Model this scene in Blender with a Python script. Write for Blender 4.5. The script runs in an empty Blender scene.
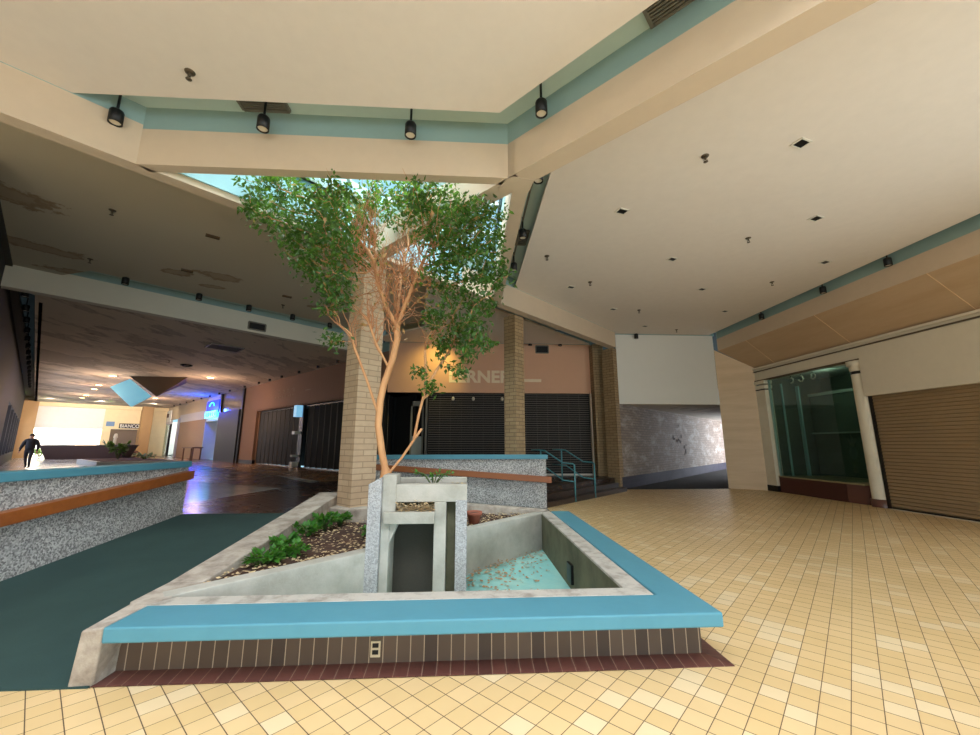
import bpy, bmesh, math, random
import numpy as np
from mathutils import Vector, Matrix
random.seed(7); rng = np.random.default_rng(7)
S = bpy.context.scene
COL = S.collection
S2 = math.sqrt(2)

# ------------------------------------------------------------------ helpers
def lin(c):
    return tuple(((v/255)/12.92 if v/255 <= .04045 else ((v/255+.055)/1.055)**2.4) for v in c)

class Nt:
    """tiny node graph helper"""
    def __init__(s, name):
        s.m = bpy.data.materials.new(name); s.m.use_nodes = True
        s.t = s.m.node_tree; s.t.nodes.clear()
        s.out = s.t.nodes.new('ShaderNodeOutputMaterial')
        s.b = s.t.nodes.new('ShaderNodeBsdfPrincipled')
        s.t.links.new(s.b.outputs[0], s.out.inputs[0])
    def n(s, typ, **kw):
        nd = s.t.nodes.new(typ)
        for k, v in kw.items():
            setattr(nd, k, v)
        return nd
    def l(s, a, b): s.t.links.new(a, b)
    def val(s, sock, v):
        if hasattr(v, 'is_linked') or hasattr(v, 'links'): s.l(v, sock)
        else: sock.default_value = v
    def math(s, op, a, b=0., c=None):
        nd = s.n('ShaderNodeMath', operation=op)
        s.val(nd.inputs[0], a); s.val(nd.inputs[1], b)
        if c is not None: s.val(nd.inputs[2], c)
        return nd.outputs[0]
    def mix(s, f, a, b):
        nd = s.n('ShaderNodeMix', data_type='RGBA')
        s.val(nd.inputs[0], f)
        for i, v in ((6, a), (7, b)):
            if isinstance(v, tuple): nd.inputs[i].default_value = (*v[:3], 1)
            else: s.l(v, nd.inputs[i])
        return nd.outputs[2]
    def uv(s, rot=0., off=(0, 0, 0), sc=(1, 1, 1)):
        c = s.n('ShaderNodeTexCoord'); mp = s.n('ShaderNodeMapping')
        mp.inputs['Rotation'].default_value = (0, 0, rot); mp.inputs['Location'].default_value = off
        mp.inputs['Scale'].default_value = sc
        s.l(c.outputs['UV'], mp.inputs[0]); return mp.outputs[0]
    def pos(s, sc=(1, 1, 1), rot=0.):
        g = s.n('ShaderNodeNewGeometry'); mp = s.n('ShaderNodeMapping')
        mp.inputs['Scale'].default_value = sc; mp.inputs['Rotation'].default_value = (0, 0, rot)
        s.l(g.outputs['Position'], mp.inputs[0]); return mp.outputs[0]
    def noise(s, v, scale, detail=4., rough=.6):
        nd = s.n('ShaderNodeTexNoise'); s.l(v, nd.inputs['Vector'])
        nd.inputs['Scale'].default_value = scale; nd.inputs['Detail'].default_value = detail
        nd.inputs['Roughness'].default_value = rough
        return nd.outputs[0]
    def ramp(s, f, a, b):
        nd = s.n('ShaderNodeMapRange'); s.l(f, nd.inputs[0])
        nd.inputs[1].default_value = a; nd.inputs[2].default_value = b
        return nd.outputs[0]
    def base(s, c):
        if isinstance(c, tuple): s.b.inputs['Base Color'].default_value = (*c[:3], 1)
        else: s.l(c, s.b.inputs['Base Color'])
    def bump(s, h, strength=.3, dist=.01):
        nd = s.n('ShaderNodeBump'); nd.inputs['Strength'].default_value = strength
        nd.inputs['Distance'].default_value = dist
        s.l(h, nd.inputs['Height']); s.l(nd.outputs[0], s.b.inputs['Normal'])

MATS = {}
def plain(name, c, rough=.6, metal=0., var=.08, emit=None, es=0., scale=3.):
    if name in MATS: return MATS[name]
    k = Nt(name); c = lin(c)
    n = k.noise(k.pos(), scale, 5)
    k.base(k.mix(n, tuple(v*(1-var) for v in c), tuple(min(1, v*(1+var)) for v in c)))
    k.b.inputs['Roughness'].default_value = rough; k.b.inputs['Metallic'].default_value = metal
    if emit:
        k.b.inputs['Emission Color'].default_value = (*lin(emit), 1); k.b.inputs['Emission Strength'].default_value = es
    MATS[name] = k.m; return k.m

def tiles(name, cols, grout, pu, pv, rot, wu, wv, rough=.35, off=(0, 0, 0), dirt=.12, gr2=None):
    k = Nt(name); v = k.uv(rot, off)
    sp = k.n('ShaderNodeSeparateXYZ'); k.l(v, sp.inputs[0])
    u = k.math('DIVIDE', sp.outputs[0], pu); w = k.math('DIVIDE', sp.outputs[1], pv)
    fu = k.math('FRACT', u); fw = k.math('FRACT', w)
    gu = k.math('LESS_THAN', fu, wu/pu); gv = k.math('LESS_THAN', fw, wv/pv)
    cb = k.n('ShaderNodeCombineXYZ'); k.l(k.math('FLOOR', u), cb.inputs[0]); k.l(k.math('FLOOR', w), cb.inputs[1])
    wn = k.n('ShaderNodeTexWhiteNoise', noise_dimensions='2D'); k.l(cb.outputs[0], wn.inputs[0])
    r = wn.outputs['Value']
    c = k.mix(r, lin(cols[0]), lin(cols[1]))
    if len(cols) > 2: c = k.mix(k.math('GREATER_THAN', r, .88), c, lin(cols[2]))
    big = k.ramp(k.noise(k.pos(), .7, 5), .3, .75)
    c = k.mix(k.math('MULTIPLY', big, dirt), c, tuple(q*.45 for q in lin(cols[0])))
    c = k.mix(gv, c, lin(gr2 or grout)); c = k.mix(gu, c, lin(grout))
    k.base(c)
    g = k.math('MAXIMUM', gu, gv)
    rr = k.math('ADD', rough, k.math('MULTIPLY', big, .12)); rr = k.math('MAXIMUM', rr, k.math('MULTIPLY', g, .8))
    k.l(rr, k.b.inputs['Roughness'])
    k.bump(k.math('SUBTRACT', 1., g), .35, .004)
    return k.m

def brick(name, c1, c2, mort, bw, bh, ms=.012, rough=.8, stain=0.):
    k = Nt(name); v = k.uv()
    b = k.n('ShaderNodeTexBrick'); k.l(v, b.inputs['Vector'])
    b.inputs['Color1'].default_value = (*lin(c1), 1); b.inputs['Color2'].default_value = (*lin(c2), 1)
    b.inputs['Mortar'].default_value = (*lin(mort), 1); b.inputs['Scale'].default_value = 1
    b.inputs['Brick Width'].default_value = bw; b.inputs['Row Height'].default_value = bh
    b.inputs['Mortar Size'].default_value = ms; b.inputs['Mortar Smooth'].default_value = .2
    n = k.ramp(k.noise(k.pos(), 9, 6), .3, .8)
    c = k.mix(k.math('MULTIPLY', n, .35), b.outputs[0], tuple(q*.55 for q in lin(c1)))
    if stain:
        s = k.ramp(k.noise(k.pos((.6, .6, 1.6)), 1.3, 8, .8), .5, .68)
        c = k.mix(k.math('MULTIPLY', s, stain), c, lin((196, 190, 182)))
    k.base(c); k.b.inputs['Roughness'].default_value = rough
    k.bump(k.math('SUBTRACT', 1., b.outputs[1]), .5, .006)
    return k.m

def aggregate(name, a, b, scale=55, dirt=.3):
    k = Nt(name); p = k.pos()
    vo = k.n('ShaderNodeTexVoronoi'); k.l(p, vo.inputs['Vector']); vo.inputs['Scale'].default_value = scale
    sv = k.n('ShaderNodeSeparateColor'); k.l(vo.outputs['Color'], sv.inputs[0])
    c = k.mix(k.ramp(sv.outputs[0], .1, .9), lin(a), lin(b))
    d = k.ramp(k.noise(p, 1.8, 5), .4, .75)
    c = k.mix(k.math('MULTIPLY', d, dirt), c, tuple(q*.5 for q in lin(a)))
    k.base(c); k.b.inputs['Roughness'].default_value = .85
    k.bump(vo.outputs['Distance'], .4, .01)
    return k.m

def worn(name, c, c2, scale=2.5, lo=.45, hi=.7, rough=.7, fine=25, amt=.9, bumps=.15, sc=(1, 1, 1), rot=0.):
    """base colour with soft patches of wear in c2"""
    k = Nt(name); p = k.pos(sc, rot)
    n = k.math('MULTIPLY', k.ramp(k.noise(p, scale, 7, .65), lo, hi), amt)
    f = k.noise(p, fine, 4)
    col = k.mix(n, lin(c), lin(c2))
    col = k.mix(k.math('MULTIPLY', f, .25), col, tuple(q*.6 for q in lin(c)))
    k.base(col); k.b.inputs['Roughness'].default_value = rough
    k.bump(f, bumps, .006)
    return k.m

def glassy(name, tint, alpha, rough=.03):
    k = Nt(name); t = k.t
    tr = k.n('ShaderNodeBsdfTransparent'); tr.inputs[0].default_value = (*lin(tint), 1)
    gl = k.n('ShaderNodeBsdfGlossy'); gl.inputs['Roughness'].default_value = rough
    lw = k.n('ShaderNodeLayerWeight'); fr = k.math('ADD', k.math('MULTIPLY', k.math('POWER', lw.outputs['Facing'], 4.), .6), .035)
    mx = k.n('ShaderNodeMixShader')
    k.l(k.math('ADD', fr, alpha), mx.inputs[0]); k.l(tr.outputs[0], mx.inputs[1]); k.l(gl.outputs[0], mx.inputs[2])
    k.l(mx.outputs[0], k.out.inputs[0]); return k.m

def newell(ps):
    n = Vector((0, 0, 0))
    for a, b in zip(ps, ps[1:]+ps[:1]):
        n += Vector(((a.y-b.y)*(a.z+b.z), (a.z-b.z)*(a.x+b.x), (a.x-b.x)*(a.y+b.y)))
    return n.normalized() if n.length > 1e-12 else Vector((0, 0, 1))

class MB:
    def __init__(s): s.v = []; s.f = []; s.mi = []; s.sm = []
    def poly(s, pts, mi=0, smooth=False):
        i = len(s.v); s.v += [Vector(p) for p in pts]; s.f.append(tuple(range(i, i+len(pts)))); s.mi.append(mi); s.sm.append(smooth)
    def faces(s, vs, fs, mi=0, smooth=False):
        i = len(s.v); s.v += [Vector(p) for p in vs]
        for f in fs: s.f.append(tuple(i+q for q in f)); s.mi.append(mi); s.sm.append(smooth)
    def prism(s, pts, z0, z1, mi=0):
        """pts ccw 2d; z0/z1 numbers or lists per point"""
        n = len(pts)
        a = sum(pts[i][0]*pts[(i+1) % n][1]-pts[(i+1) % n][0]*pts[i][1] for i in range(n))
        Z0 = list(z0) if isinstance(z0, (list, tuple)) else [z0]*n
        Z1 = list(z1) if isinstance(z1, (list, tuple)) else [z1]*n
        pts = list(pts)
        if a < 0: pts.reverse(); Z0.reverse(); Z1.reverse()
        vs = [(p[0], p[1], Z0[i]) for i, p in enumerate(pts)]+[(p[0], p[1], Z1[i]) for i, p in enumerate(pts)]
        fs = [tuple(range(n-1, -1, -1)), tuple(range(n, 2*n))]+[(i, (i+1) % n, n+(i+1) % n, n+i) for i in range(n)]
        s.faces(vs, fs, mi)
        return s
    def box(s, x0, x1, y0, y1, z0, z1, mi=0):
        return s.prism([(x0, y0), (x1, y0), (x1, y1), (x0, y1)], z0, z1, mi)
    def obox(s, c, u, lu, lw, z0, z1, mi=0):
        """box centred at 2d c, half length lu along unit u, half width lw across"""
        w = (-u[1], u[0])
        p = [(c[0]+a*lu*u[0]+b*lw*w[0], c[1]+a*lu*u[1]+b*lw*w[1]) for a, b in ((-1, -1), (1, -1), (1, 1), (-1, 1))]
        return s.prism(p, z0, z1, mi)
    def tube(s, path, rad, sides=8, mi=0, cap=True, smooth=True):
        path = [Vector(p) for p in path]; n = len(path)
        R = rad if isinstance(rad, (list, tuple)) else [rad]*n
        rings = []; ref = None
        for i, p in enumerate(path):
            d = (path[min(i+1, n-1)]-path[max(i-1, 0)]).normalized()
            if ref is None: ref = Vector((0, 0, 1)) if abs(d.z) < .9 else Vector((1, 0, 0))
            a = d.cross(ref)
            if a.length < 1e-4: a = d.orthogonal()
            a.normalize(); b = d.cross(a).normalized(); ref = a.cross(d) if False else ref
            rings.append([p+(a*math.cos(2*math.pi*k/sides)+b*math.sin(2*math.pi*k/sides))*R[i] for k in range(sides)])
        i0 = len(s.v)
        for r in rings: s.v += r
        for i in range(n-1):
            for k in range(sides):
                k2 = (k+1) % sides
                s.f.append((i0+i*sides+k, i0+(i+1)*sides+k, i0+(i+1)*sides+k2, i0+i*sides+k2)); s.mi.append(mi); s.sm.append(smooth)
        if cap:
            s.f.append(tuple(i0+k for k in range(sides))); s.mi.append(mi); s.sm.append(False)
            s.f.append(tuple(i0+(n-1)*sides+k for k in range(sides-1, -1, -1))); s.mi.append(mi); s.sm.append(False)
        return s
    def lathe(s, c, prof, sides=24, mi=0, a0=0, a1=2*math.pi):
        """prof list of (r,z)"""
        i0 = len(s.v); full = abs(a1-a0-2*math.pi) < 1e-6; m = sides if full else sides+1
        for r, z in prof:
            for k in range(m):
                a = a0+(a1-a0)*k/sides; s.v.append(Vector((c[0]+r*math.cos(a), c[1]+r*math.sin(a), c[2]+z)))
        for i in range(len(prof)-1):
            for k in range(sides):
                k2 = (k+1) % m
                s.f.append((i0+i*m+k, i0+i*m+k2, i0+(i+1)*m+k2, i0+(i+1)*m+k)); s.mi.append(mi); s.sm.append(True)
        return s
    def xf(s, M):
        s.v = [M @ v for v in s.v]; return s
    def build(s, name, mats, parent=None, origin=None, bevel=0., **tags):
        if not isinstance(mats, (list, tuple)): mats = [mats]
        if origin is None:
            if parent is not None: origin = Vector(parent['_o'])
            else:
                xs = [v.x for v in s.v]; ys = [v.y for v in s.v]; zs = [v.z for v in s.v]
                origin = Vector(((min(xs)+max(xs))/2, (min(ys)+max(ys))/2, min(zs)))
        origin = Vector(origin)
        me = bpy.data.meshes.new(name)
        me.from_pydata([v-origin for v in s.v], [], s.f)
        for m in mats: me.materials.append(m)
        uv = me.uv_layers.new(name='UVMap')
        for fi, p in enumerate(me.polygons):
            p.material_index = s.mi[fi]; p.use_smooth = s.sm[fi]
            n = p.normal
            if abs(n.z) > .75:
                for li in p.loop_indices:
                    v = s.v[me.loops[li].vertex_index]; uv.data[li].uv = (v.x, v.y)
            else:
                h = Vector((-n.y, n.x, 0))
                if h.length < 1e-5: h = Vector((1, 0, 0))
                h.normalize()
                for li in p.loop_indices:
                    v = s.v[me.loops[li].vertex_index]; uv.data[li].uv = (v.dot(h), v.z)
        o = bpy.data.objects.new(name, me); COL.objects.link(o)
        o['_o'] = tuple(origin)
        if parent is not None:
            o.parent = parent; o.location = origin-Vector(parent['_o'])
        else: o.location = origin
        if bevel:
            b = o.modifiers.new('Bevel', 'BEVEL'); b.width = bevel; b.segments = 2; b.limit_method = 'ANGLE'
        tag(o, **tags)
        return o

def tag(o, label=None, cat=None, group=None, kind=None):
    if label: o['label'] = label
    if cat: o['category'] = cat
    if group: o['group'] = group
    if kind: o['kind'] = kind
    return o
def thing(name, label, cat, loc, group=None):
    o = bpy.data.objects.new(name, None); COL.objects.link(o); o.location = loc; o['_o'] = tuple(loc)
    o.empty_display_size = .1
    return tag(o, label, cat, group)
def copy_tree(o, loc=None, rotz=None, label=None, parent=None):
    kids = list(o.children)
    c = o.copy(); COL.objects.link(c)
    if parent is not None: c.parent = parent
    if loc is not None: c.location = loc
    if rotz is not None: c.rotation_euler = (0, 0, rotz)
    if label: c['label'] = label
    for k in kids: copy_tree(k, parent=c)
    return c
def struct(mb, name, mats, **k): return mb.build(name, mats, kind='structure', **k)

# ------------------------------------------------------------------ materials
CREAM = worn('cream_paint', (218, 208, 188), (208, 197, 174), .5, .45, .8, .8, 6, .4, .02)
CEIL = worn('ceiling_paint', (230, 220, 210), (222, 211, 199), .4, .45, .8, .85, 5, .4, .02)
BEAM = worn('beam_paint', (208, 188, 164), (198, 177, 152), .6, .4, .8, .8, 6, .4, .02)
TEAL = worn('teal_paint', (146, 172, 168), (130, 158, 155), .8, .4, .8, .7, 6, .4, .02)
WHITE = plain('white_paint', (222, 220, 214), .75, var=.02)
def stained(name, base_c, s1, s2, th, sc):
    k = Nt(name); p = k.pos(sc, math.radians(45))
    a = k.ramp(k.noise(p, .75, 8, .62), th, th+.07); b = k.ramp(k.noise(p, .75, 8, .62), th+.045, th+.06)
    ring = k.math('SUBTRACT', a, k.math('MULTIPLY', b, .55))
    c = k.mix(k.math('MULTIPLY', ring, .8), lin(base_c), lin(s1))
    c = k.mix(k.math('MULTIPLY', k.ramp(k.noise(p, 3.5, 8, .7), .62, .7), .7), c, lin(s2))
    k.base(c); k.b.inputs['Roughness'].default_value = .85; return k.m
def spotted(name, base_c, ring_c, fill_c, spots_, fine=.0):
    k = Nt(name); g = k.n('ShaderNodeNewGeometry'); pos = g.outputs['Position']
    nz_ = k.noise(pos, 3.0, 6, .7); acc = None; accr = None
    for (x, y, a, b, rot) in spots_:
        mp = k.n('ShaderNodeMapping', vector_type='TEXTURE'); k.l(pos, mp.inputs[0])
        mp.inputs['Location'].default_value = (x, y, 5.8); mp.inputs['Rotation'].default_value = (0, 0, rot); mp.inputs['Scale'].default_value = (a, b, 1)
        ln = k.n('ShaderNodeVectorMath', operation='LENGTH'); k.l(mp.outputs[0], ln.inputs[0])
        d = k.math('ADD', ln.outputs['Value'], k.math('MULTIPLY', k.math('SUBTRACT', nz_, .5), 2.3))
        f = k.math('SUBTRACT', 1., k.ramp(d, .8, 1.05)); rg = k.math('SUBTRACT', f, k.math('SUBTRACT', 1., k.ramp(d, .55, .85)))
        acc = f if acc is None else k.math('MAXIMUM', acc, f); accr = rg if accr is None else k.math('MAXIMUM', accr, rg)
    c = k.mix(k.math('MULTIPLY', k.noise(pos, .9, 4), .3), lin(base_c), tuple(q*.8 for q in lin(base_c)))
    c = k.mix(k.math('MULTIPLY', acc, .55), c, lin(fill_c)); c = k.mix(k.math('MULTIPLY', accr, .6), c, lin(ring_c))
    k.base(c); k.b.inputs['Roughness'].default_value = .85; return k.m
CEIL_ST = spotted('stained_ceiling', (196, 186, 166), (124, 94, 66), (150, 122, 92), [(-6.35, 10.0, .5, .28, .6), (-7.2, 9.8, .4, .2, .3), (-7.9, 6.6, .7, .35, .8), (-6.9, 10.7, .35, .15, .4), (-4.7, 12.3, .4, .18, .7), (-9.3, 8.6, .8, .3, .8), (-9.8, 9.9, .6, .2, .5)]) if True else stained('stained_ceiling', (196, 186, 166), (132, 104, 76), (120, 92, 66), .66, (1, 1, 1))
CEIL_CO = stained('corridor_stained_ceiling', (206, 190, 168), (70, 52, 36), (80, 60, 44), .5, (.9, .33, 1))
TILE = tiles('yellow_floor_tile', [(222, 192, 143), (212, 181, 127), (227, 204, 163)], (92, 72, 52), .1515, .1515, math.radians(-45),   .0058, .005, .3, (.110, .0946, 0), .3, (92, 72, 52))
DARKT = tiles('dark_floor_tile', [(62, 46, 38), (50, 38, 32)], (40, 32, 28), .2, .2, math.radians(45), .006, .006, .22, (0, 0, 0), .2)
TANT = tiles('tan_floor_tile', [(166, 132, 92), (150, 118, 80)], (110, 86, 60), .2, .2, math.radians(45), .006, .004, .2)
GLARET = tiles('glare_floor_tile', [(206, 212, 214), (196, 204, 206)], (170, 172, 170), .3, .3, math.radians(45), .006, .006, .1)  # blue-white reflection of far daylight put into the tile colour
CARPET = worn('green_carpet', (34, 60, 58), (50, 78, 74), .8, .4, .7, .95, 120, .6, .4)
BLUE = worn('blue_bench_paint', (78, 138, 156), (66, 124, 142), 1.3, .5, .75, .55, 9, .55, .03)
BRWN = tiles('brown_glazed_tile', [(84, 66, 54), (104, 84, 70), (70, 54, 46)], (168, 148, 126), .1, 9., 0, .007, .001, .45, (0, 3, 0), .5)
BRWF = tiles('brown_border_tile', [(98, 58, 50), (84, 50, 44)], (140, 112, 96), .1, 9., 0, .005, .001, .35, (0, 3, 0), .2)
BRWF2 = tiles('brown_border_tile_side', [(98, 58, 50), (84, 50, 44)], (140, 112, 96), 9., .1, 0, .001, .005, .35, (3, 0, 0), .2)
CONC = worn('smooth_concrete', (188, 185, 176), (148, 146, 134), 2.2, .4, .7, .85, 45, .9, .35)
RIMC = worn('rim_concrete', (182, 177, 168), (132, 126, 116), 6, .45, .65, .85, 60, .9, .5)
KERB = worn('weathered_concrete', (184, 174, 162), (130, 118, 106), 5, .4, .65, .9, 60, .9, .6)
OLIVE = worn('olive_concrete', (112, 108, 84), (72, 72, 52), 2.5, .35, .65, .85, 30, .9, .3)  # olive-grey concrete with darker patches
POOL = worn('cyan_pool_paint', (140, 200, 196), (170, 212, 200), 2.0, .45, .65, .5, 18, .8, .1)
AGG = aggregate('grey_aggregate', (116, 114, 114), (200, 198, 196), 60)
AGGT = aggregate('pale_aggregate', (150, 150, 150), (186, 186, 188), 80, .2)
BRK = brick('tan_brick', (198, 172, 142), (186, 158, 128), (152, 128, 102), .4, .1, .008)
BRK2 = brick('brown_brick', (172, 146, 110), (152, 126, 92), (112, 92, 68), .3, .1, .009)
BRKT = brick('tunnel_brick', (150, 134, 122), (134, 118, 106), (112, 100, 90), .3, .1, stain=.8)
WOODR = worn('orange_wood', (150, 84, 36), (124, 64, 26), 3, .4, .7, .4, 20, .7, .1, (.3, 3, 3))
TRAV = worn('travertine', (222, 196, 162), (202, 174, 138), 1.6, .4, .7, .45, 14, .8, .05, (.25, .25, 2.4))
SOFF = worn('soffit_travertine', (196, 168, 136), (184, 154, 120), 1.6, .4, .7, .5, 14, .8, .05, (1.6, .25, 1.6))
PINK = plain('pink_plaster', (222, 174, 144), .8, var=.04)
PINKD = plain('brown_pink_plaster', (150, 112, 86), .8, var=.05)
SCAR = plain('pale_letter_scar', (250, 226, 196), .8, var=.08, scale=9)
SCARD = plain('dim_letter_scar', (170, 142, 116), .8, var=.12, scale=9)
BLACK = plain('black_metal', (16, 16, 17), .45, .2, var=.1)
DARK = plain('dark_interior', (30, 29, 28), .8, var=.1)
LENS = plain('lamp_lens', (214, 206, 188), .3)
CHROME = plain('sprinkler_metal', (96, 84, 70), .4, .7)
VENTM = plain('grey_vent_metal', (118, 112, 100), .5, .3)
MARO = plain('maroon_tile', (74, 42, 36), .3, var=.12)
MARO2 = plain('brown_tile_base', (96, 62, 52), .3, var=.1)
COLW = worn('column_plaster', (226, 218, 198), (196, 184, 156), .9, .5, .8, .7, 8, .6, .03)
TEALR = plain('teal_rail_paint', (70, 132, 140), .45)
STEEL = plain('gate_steel', (120, 116, 108), .45, .6)
BRONZE = plain('bronze_frame', (38, 32, 28), .4, .4)
SOILM = worn('brown_soil', (84, 58, 46), (58, 42, 34), 5, .4, .6, .95, 40, .9, .8)
TERRA = plain('terracotta', (150, 86, 66), .7)
BARK = worn('orange_bark', (206, 156, 108), (178, 122, 78), 5, .4, .7, .75, 50, .8, .3, (1, 1, .35))
TWIG = plain('dry_twig', (184, 128, 88), .8, var=.2, scale=12)
GLASSC = glassy('display_glass', (224, 236, 232), .02)
GLASSK = glassy('skylight_glass', (246, 252, 254), .0)
GLASSW = glassy('clear_glass', (232, 238, 238), .02)

def leafmat(name, a, b, trans=.4):
    k = Nt(name); n = k.ramp(k.noise(k.pos(), 7., 3, .7), .3, .7)
    c = k.mix(n, lin(a), lin(b)); k.base(c)
    k.b.inputs['Roughness'].default_value = .45
    tr = k.n('ShaderNodeBsdfTranslucent'); k.l(k.mix(.5, c, lin((150, 200, 60))), tr.inputs[0])
    mx = k.n('ShaderNodeMixShader'); mx.inputs[0].default_value = trans
    k.l(k.b.outputs[0], mx.inputs[1]); k.l(tr.outputs[0], mx.inputs[2]); k.l(mx.outputs[0], k.out.inputs[0])
    return k.m
LEAF = leafmat('fig_leaf', (14, 38, 16), (78, 122, 44), .3)
LEAFD = leafmat('withered_leaf', (150, 108, 70), (190, 150, 104), .2)
LEAFG = leafmat('ground_leaf', (30, 84, 30), (84, 150, 56))
LITTER = plain('dry_litter', (204, 180, 140), .85, var=.35, scale=30)

# ------------------------------------------------------------------ camera
cam = bpy.data.cameras.new('camera'); co = bpy.data.objects.new('camera', cam); COL.objects.link(co)
cam.sensor_width = 36; cam.lens = 400/980*36; cam.clip_start = .05; cam.clip_end = 300
co.location = (0, 0, 1.6); co.rotation_euler = (math.pi/2+math.atan(76.5/400), 0, -math.radians(3.3))
S.camera = co

# ------------------------------------------------------------------ floors
UP = .4
struct(MB().box(-7, 10.9, -7, 3.17, -.25, 0).box(-2.62, 1.53, 3.17, 3.5, -.25, -.004).prism([(1.53, 3.17), (10.9, 3.17), (10.9, 14.2), (9.7, 14.75), (5.7, 14.75), (1.6, 10.5), (1.53, 10.5)], -.25, 0), 'floor', TILE)
# upper level of the mall: dark tile field with tan strip along the left shops
mb = MB()
mb.prism([(-5.06, 3.17), (-5.06, 7.6), (-2.6, 7.6), (-2.6, 10.36), (1.26, 10.6), (5.4, 14.74), (5.4, 16), (-3.3, 16), (-4.2, 16.9), (-10.6, 15), (-12.3, 10.9), (-7, 5.5), (-7, 3.17)], -.2, UP)
struct(mb, 'floor_upper', DARKT)
def Bp(s, d):   # point on the left shop wall: s metres from its near end, d metres in front of it
    return (-3.1-s/S2-d/S2, 15.9+s/S2-d/S2)
mb = MB(); mb.prism([Bp(-.3, 2.6), Bp(52, 2.6), Bp(52, -.5), Bp(-.3, -.5)], -.2, UP+.006); struct(mb, 'floor_tan_strip', TANT)
mb = MB(); mb.prism([(-6.55, 5.1), (-41, 39.55), (-32.8, 47.8), Bp(52, 2.6), Bp(-.3, 2.6)], -.2, UP+.003); struct(mb, 'floor_corridor', [GLARET])
mb = MB(); mb.prism([Bp(4, 2.6), Bp(25, 2.6), Bp(25, 5.4), (-10.6, 15), (-2.6, 10.36)], -.2, UP+.009); struct(mb, 'floor_dark_field', [DARKT])
# green carpeted ramp up to it, and the second ramp behind the planter
struct(MB().prism([(-4.95, 3.165), (-2.5, 3.165), (-2.5, 7.61), (-4.95, 7.61)], -.1, [.012, .012, UP+.004, UP+.004]), 'ramp_carpet', CARPET)
struct(MB().prism([(-2.6, 7.5), (2.05, 7.5), (2.05, 10.45), (-2.6, 10.45)], -.1, [UP+.003, .003, .003, UP+.003]), 'ramp_rear', CARPET)
# tunnel floor
struct(MB().prism([(5.5, 14.6), (9.6, 14.6), (23, 27.9), (18, 31), (5.0, 14.9)], -.2, .004), 'floor_tunnel', plain('tunnel_dark_floor', (30, 25, 22), .95, var=.25))

# ------------------------------------------------------------------ ceilings and beams
ZC, ZB, ZD = 5.8, 5.2, 6.06
def abeam(x0, x1): return [(x0, x0+9.1), (x1, x1+9.1), (x1-.0, x1+9.1+.3), (x0, x0+9.4)]
struct(MB().prism([(-4.84, 4.44), (.38, 4.44), (3.42, 1.4), (-6.5, 1.4), (-7, 2.37)], ZC, ZC+.05).prism([(3.42, 1.4), (9.46, -4.64), (9.46, -7), (3.2, -7), (3.2, 1.4)], ZC, ZC+.05).box(-7, 3.2, -7, -3.6, ZC, ZC+.05).box(-7, -4.0, -3.6, 1.4, ZC, ZC+.05), 'ceiling_front', CEIL)
struct(MB().box(-4.1, 3.3, 1.4, 1.5, ZC, ZD+.6).box(-4.1, 3.3, -3.7, -3.6, ZC, ZD+.6).box(-4.1, -4, -3.7, 1.4, ZC, ZD+.6).box(3.2, 3.3, -3.7, 1.4, ZC, ZD+.6), 'wall_added_skylight_well', WHITE)  # well of an unseen skylight, added to light the hall from above
struct(MB().box(-4, 3.2, -3.6, 1.4, ZD+.42, ZD+.44), 'window_added_roof', glassy('clear_roof_glass', (250, 250, 250), 0.))  # glass of the added skylight, out of view
struct(MB().prism([(1.28, 4.6), (1.28, 10.40), (5.55, 14.68), (9.46, 14.68), (9.46, -3.56)], ZC, ZC+.05), 'ceiling_right', CEIL)
struct(MB().prism([(-7, .92), (-7, 5.55), (-12.6, 11.15), (-8.4, 10.75), (-3.4, 15.55), (4.6, 15.6), (-.2, 10.9)], ZC, ZC+.05).v and MB().prism([(-7, 4.0), (-1.1, 9.9), (-1.5, 13.4), (-3.6, 15.2), (-9.3, 9.8), (-12.2, 10.75), (-6.55, 5.1), (-7, 5.3)], ZC, ZC+.05), 'ceiling_left', CEIL_ST)
struct(MB().prism([(-1.1, 9.95), (-.62, 9.95), (4.9, 15.45), (-3.2, 15.45), (-3.5, 14.9), (-1.5, 13.4)], 5.55, 5.6), 'ceiling_rear_shop', CEIL)
struct(MB().prism([(-10.65, 9.95), (-3.75, 16.9), (-32.7, 46.2), (-39.5, 38.9)], 5.3, 5.36), 'ceiling_corridor', CEIL_CO)
# teal deck above all the slots, with the skylight well cut out
mb = MB()
W0, W1, W2 = (-4.0, 5.05), (.62, 5.05), (.62, 9.72)
mb.box(-7, 10.9, 1.4, 5.05, ZD, ZD+.2); mb.box(-7, 10.9, -7.2, -3.6, ZD, ZD+.2); mb.box(-7, -4, -3.6, 1.4, ZD, ZD+.2); mb.box(3.2, 10.9, -3.6, 1.4, ZD, ZD+.2)
mb.prism([(.62, 5.05), (10.9, 5.05), (10.9, 15.2), (.62, 15.2)], ZD, ZD+.2)
mb.prism([(-7, 5.05), (-4.0, 5.05), (.62, 9.72), (.62, 17), (-4.0, 17), (-13.2, 12.4), (-13.2, 11)], ZD, ZD+.2)
rm = MB()
rm.prism([(-50, 5.05), (-4.1, 5.05), (.6, 9.8), (.6, 50), (-50, 50)], ZD+.25, ZD+.4); rm.prism([(.6, 5.1), (12, 5.1), (26, 32), (20, 34), (.6, 30)], ZD+.25, ZD+.4); rm.box(-8, 12, 1.4, 4.95, ZD+.25, ZD+.4); rm.box(-8, -4, -7.3, 1.4, ZD+.25, ZD+.4); rm.box(3.2, 12, -7.3, 1.4, ZD+.25, ZD+.4); rm.box(-4, 3.2, -7.3, -3.6, ZD+.25, ZD+.4)
struct(rm, 'ceiling_roof_deck', plain('dark_deck', (60, 58, 54), .9))
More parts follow.
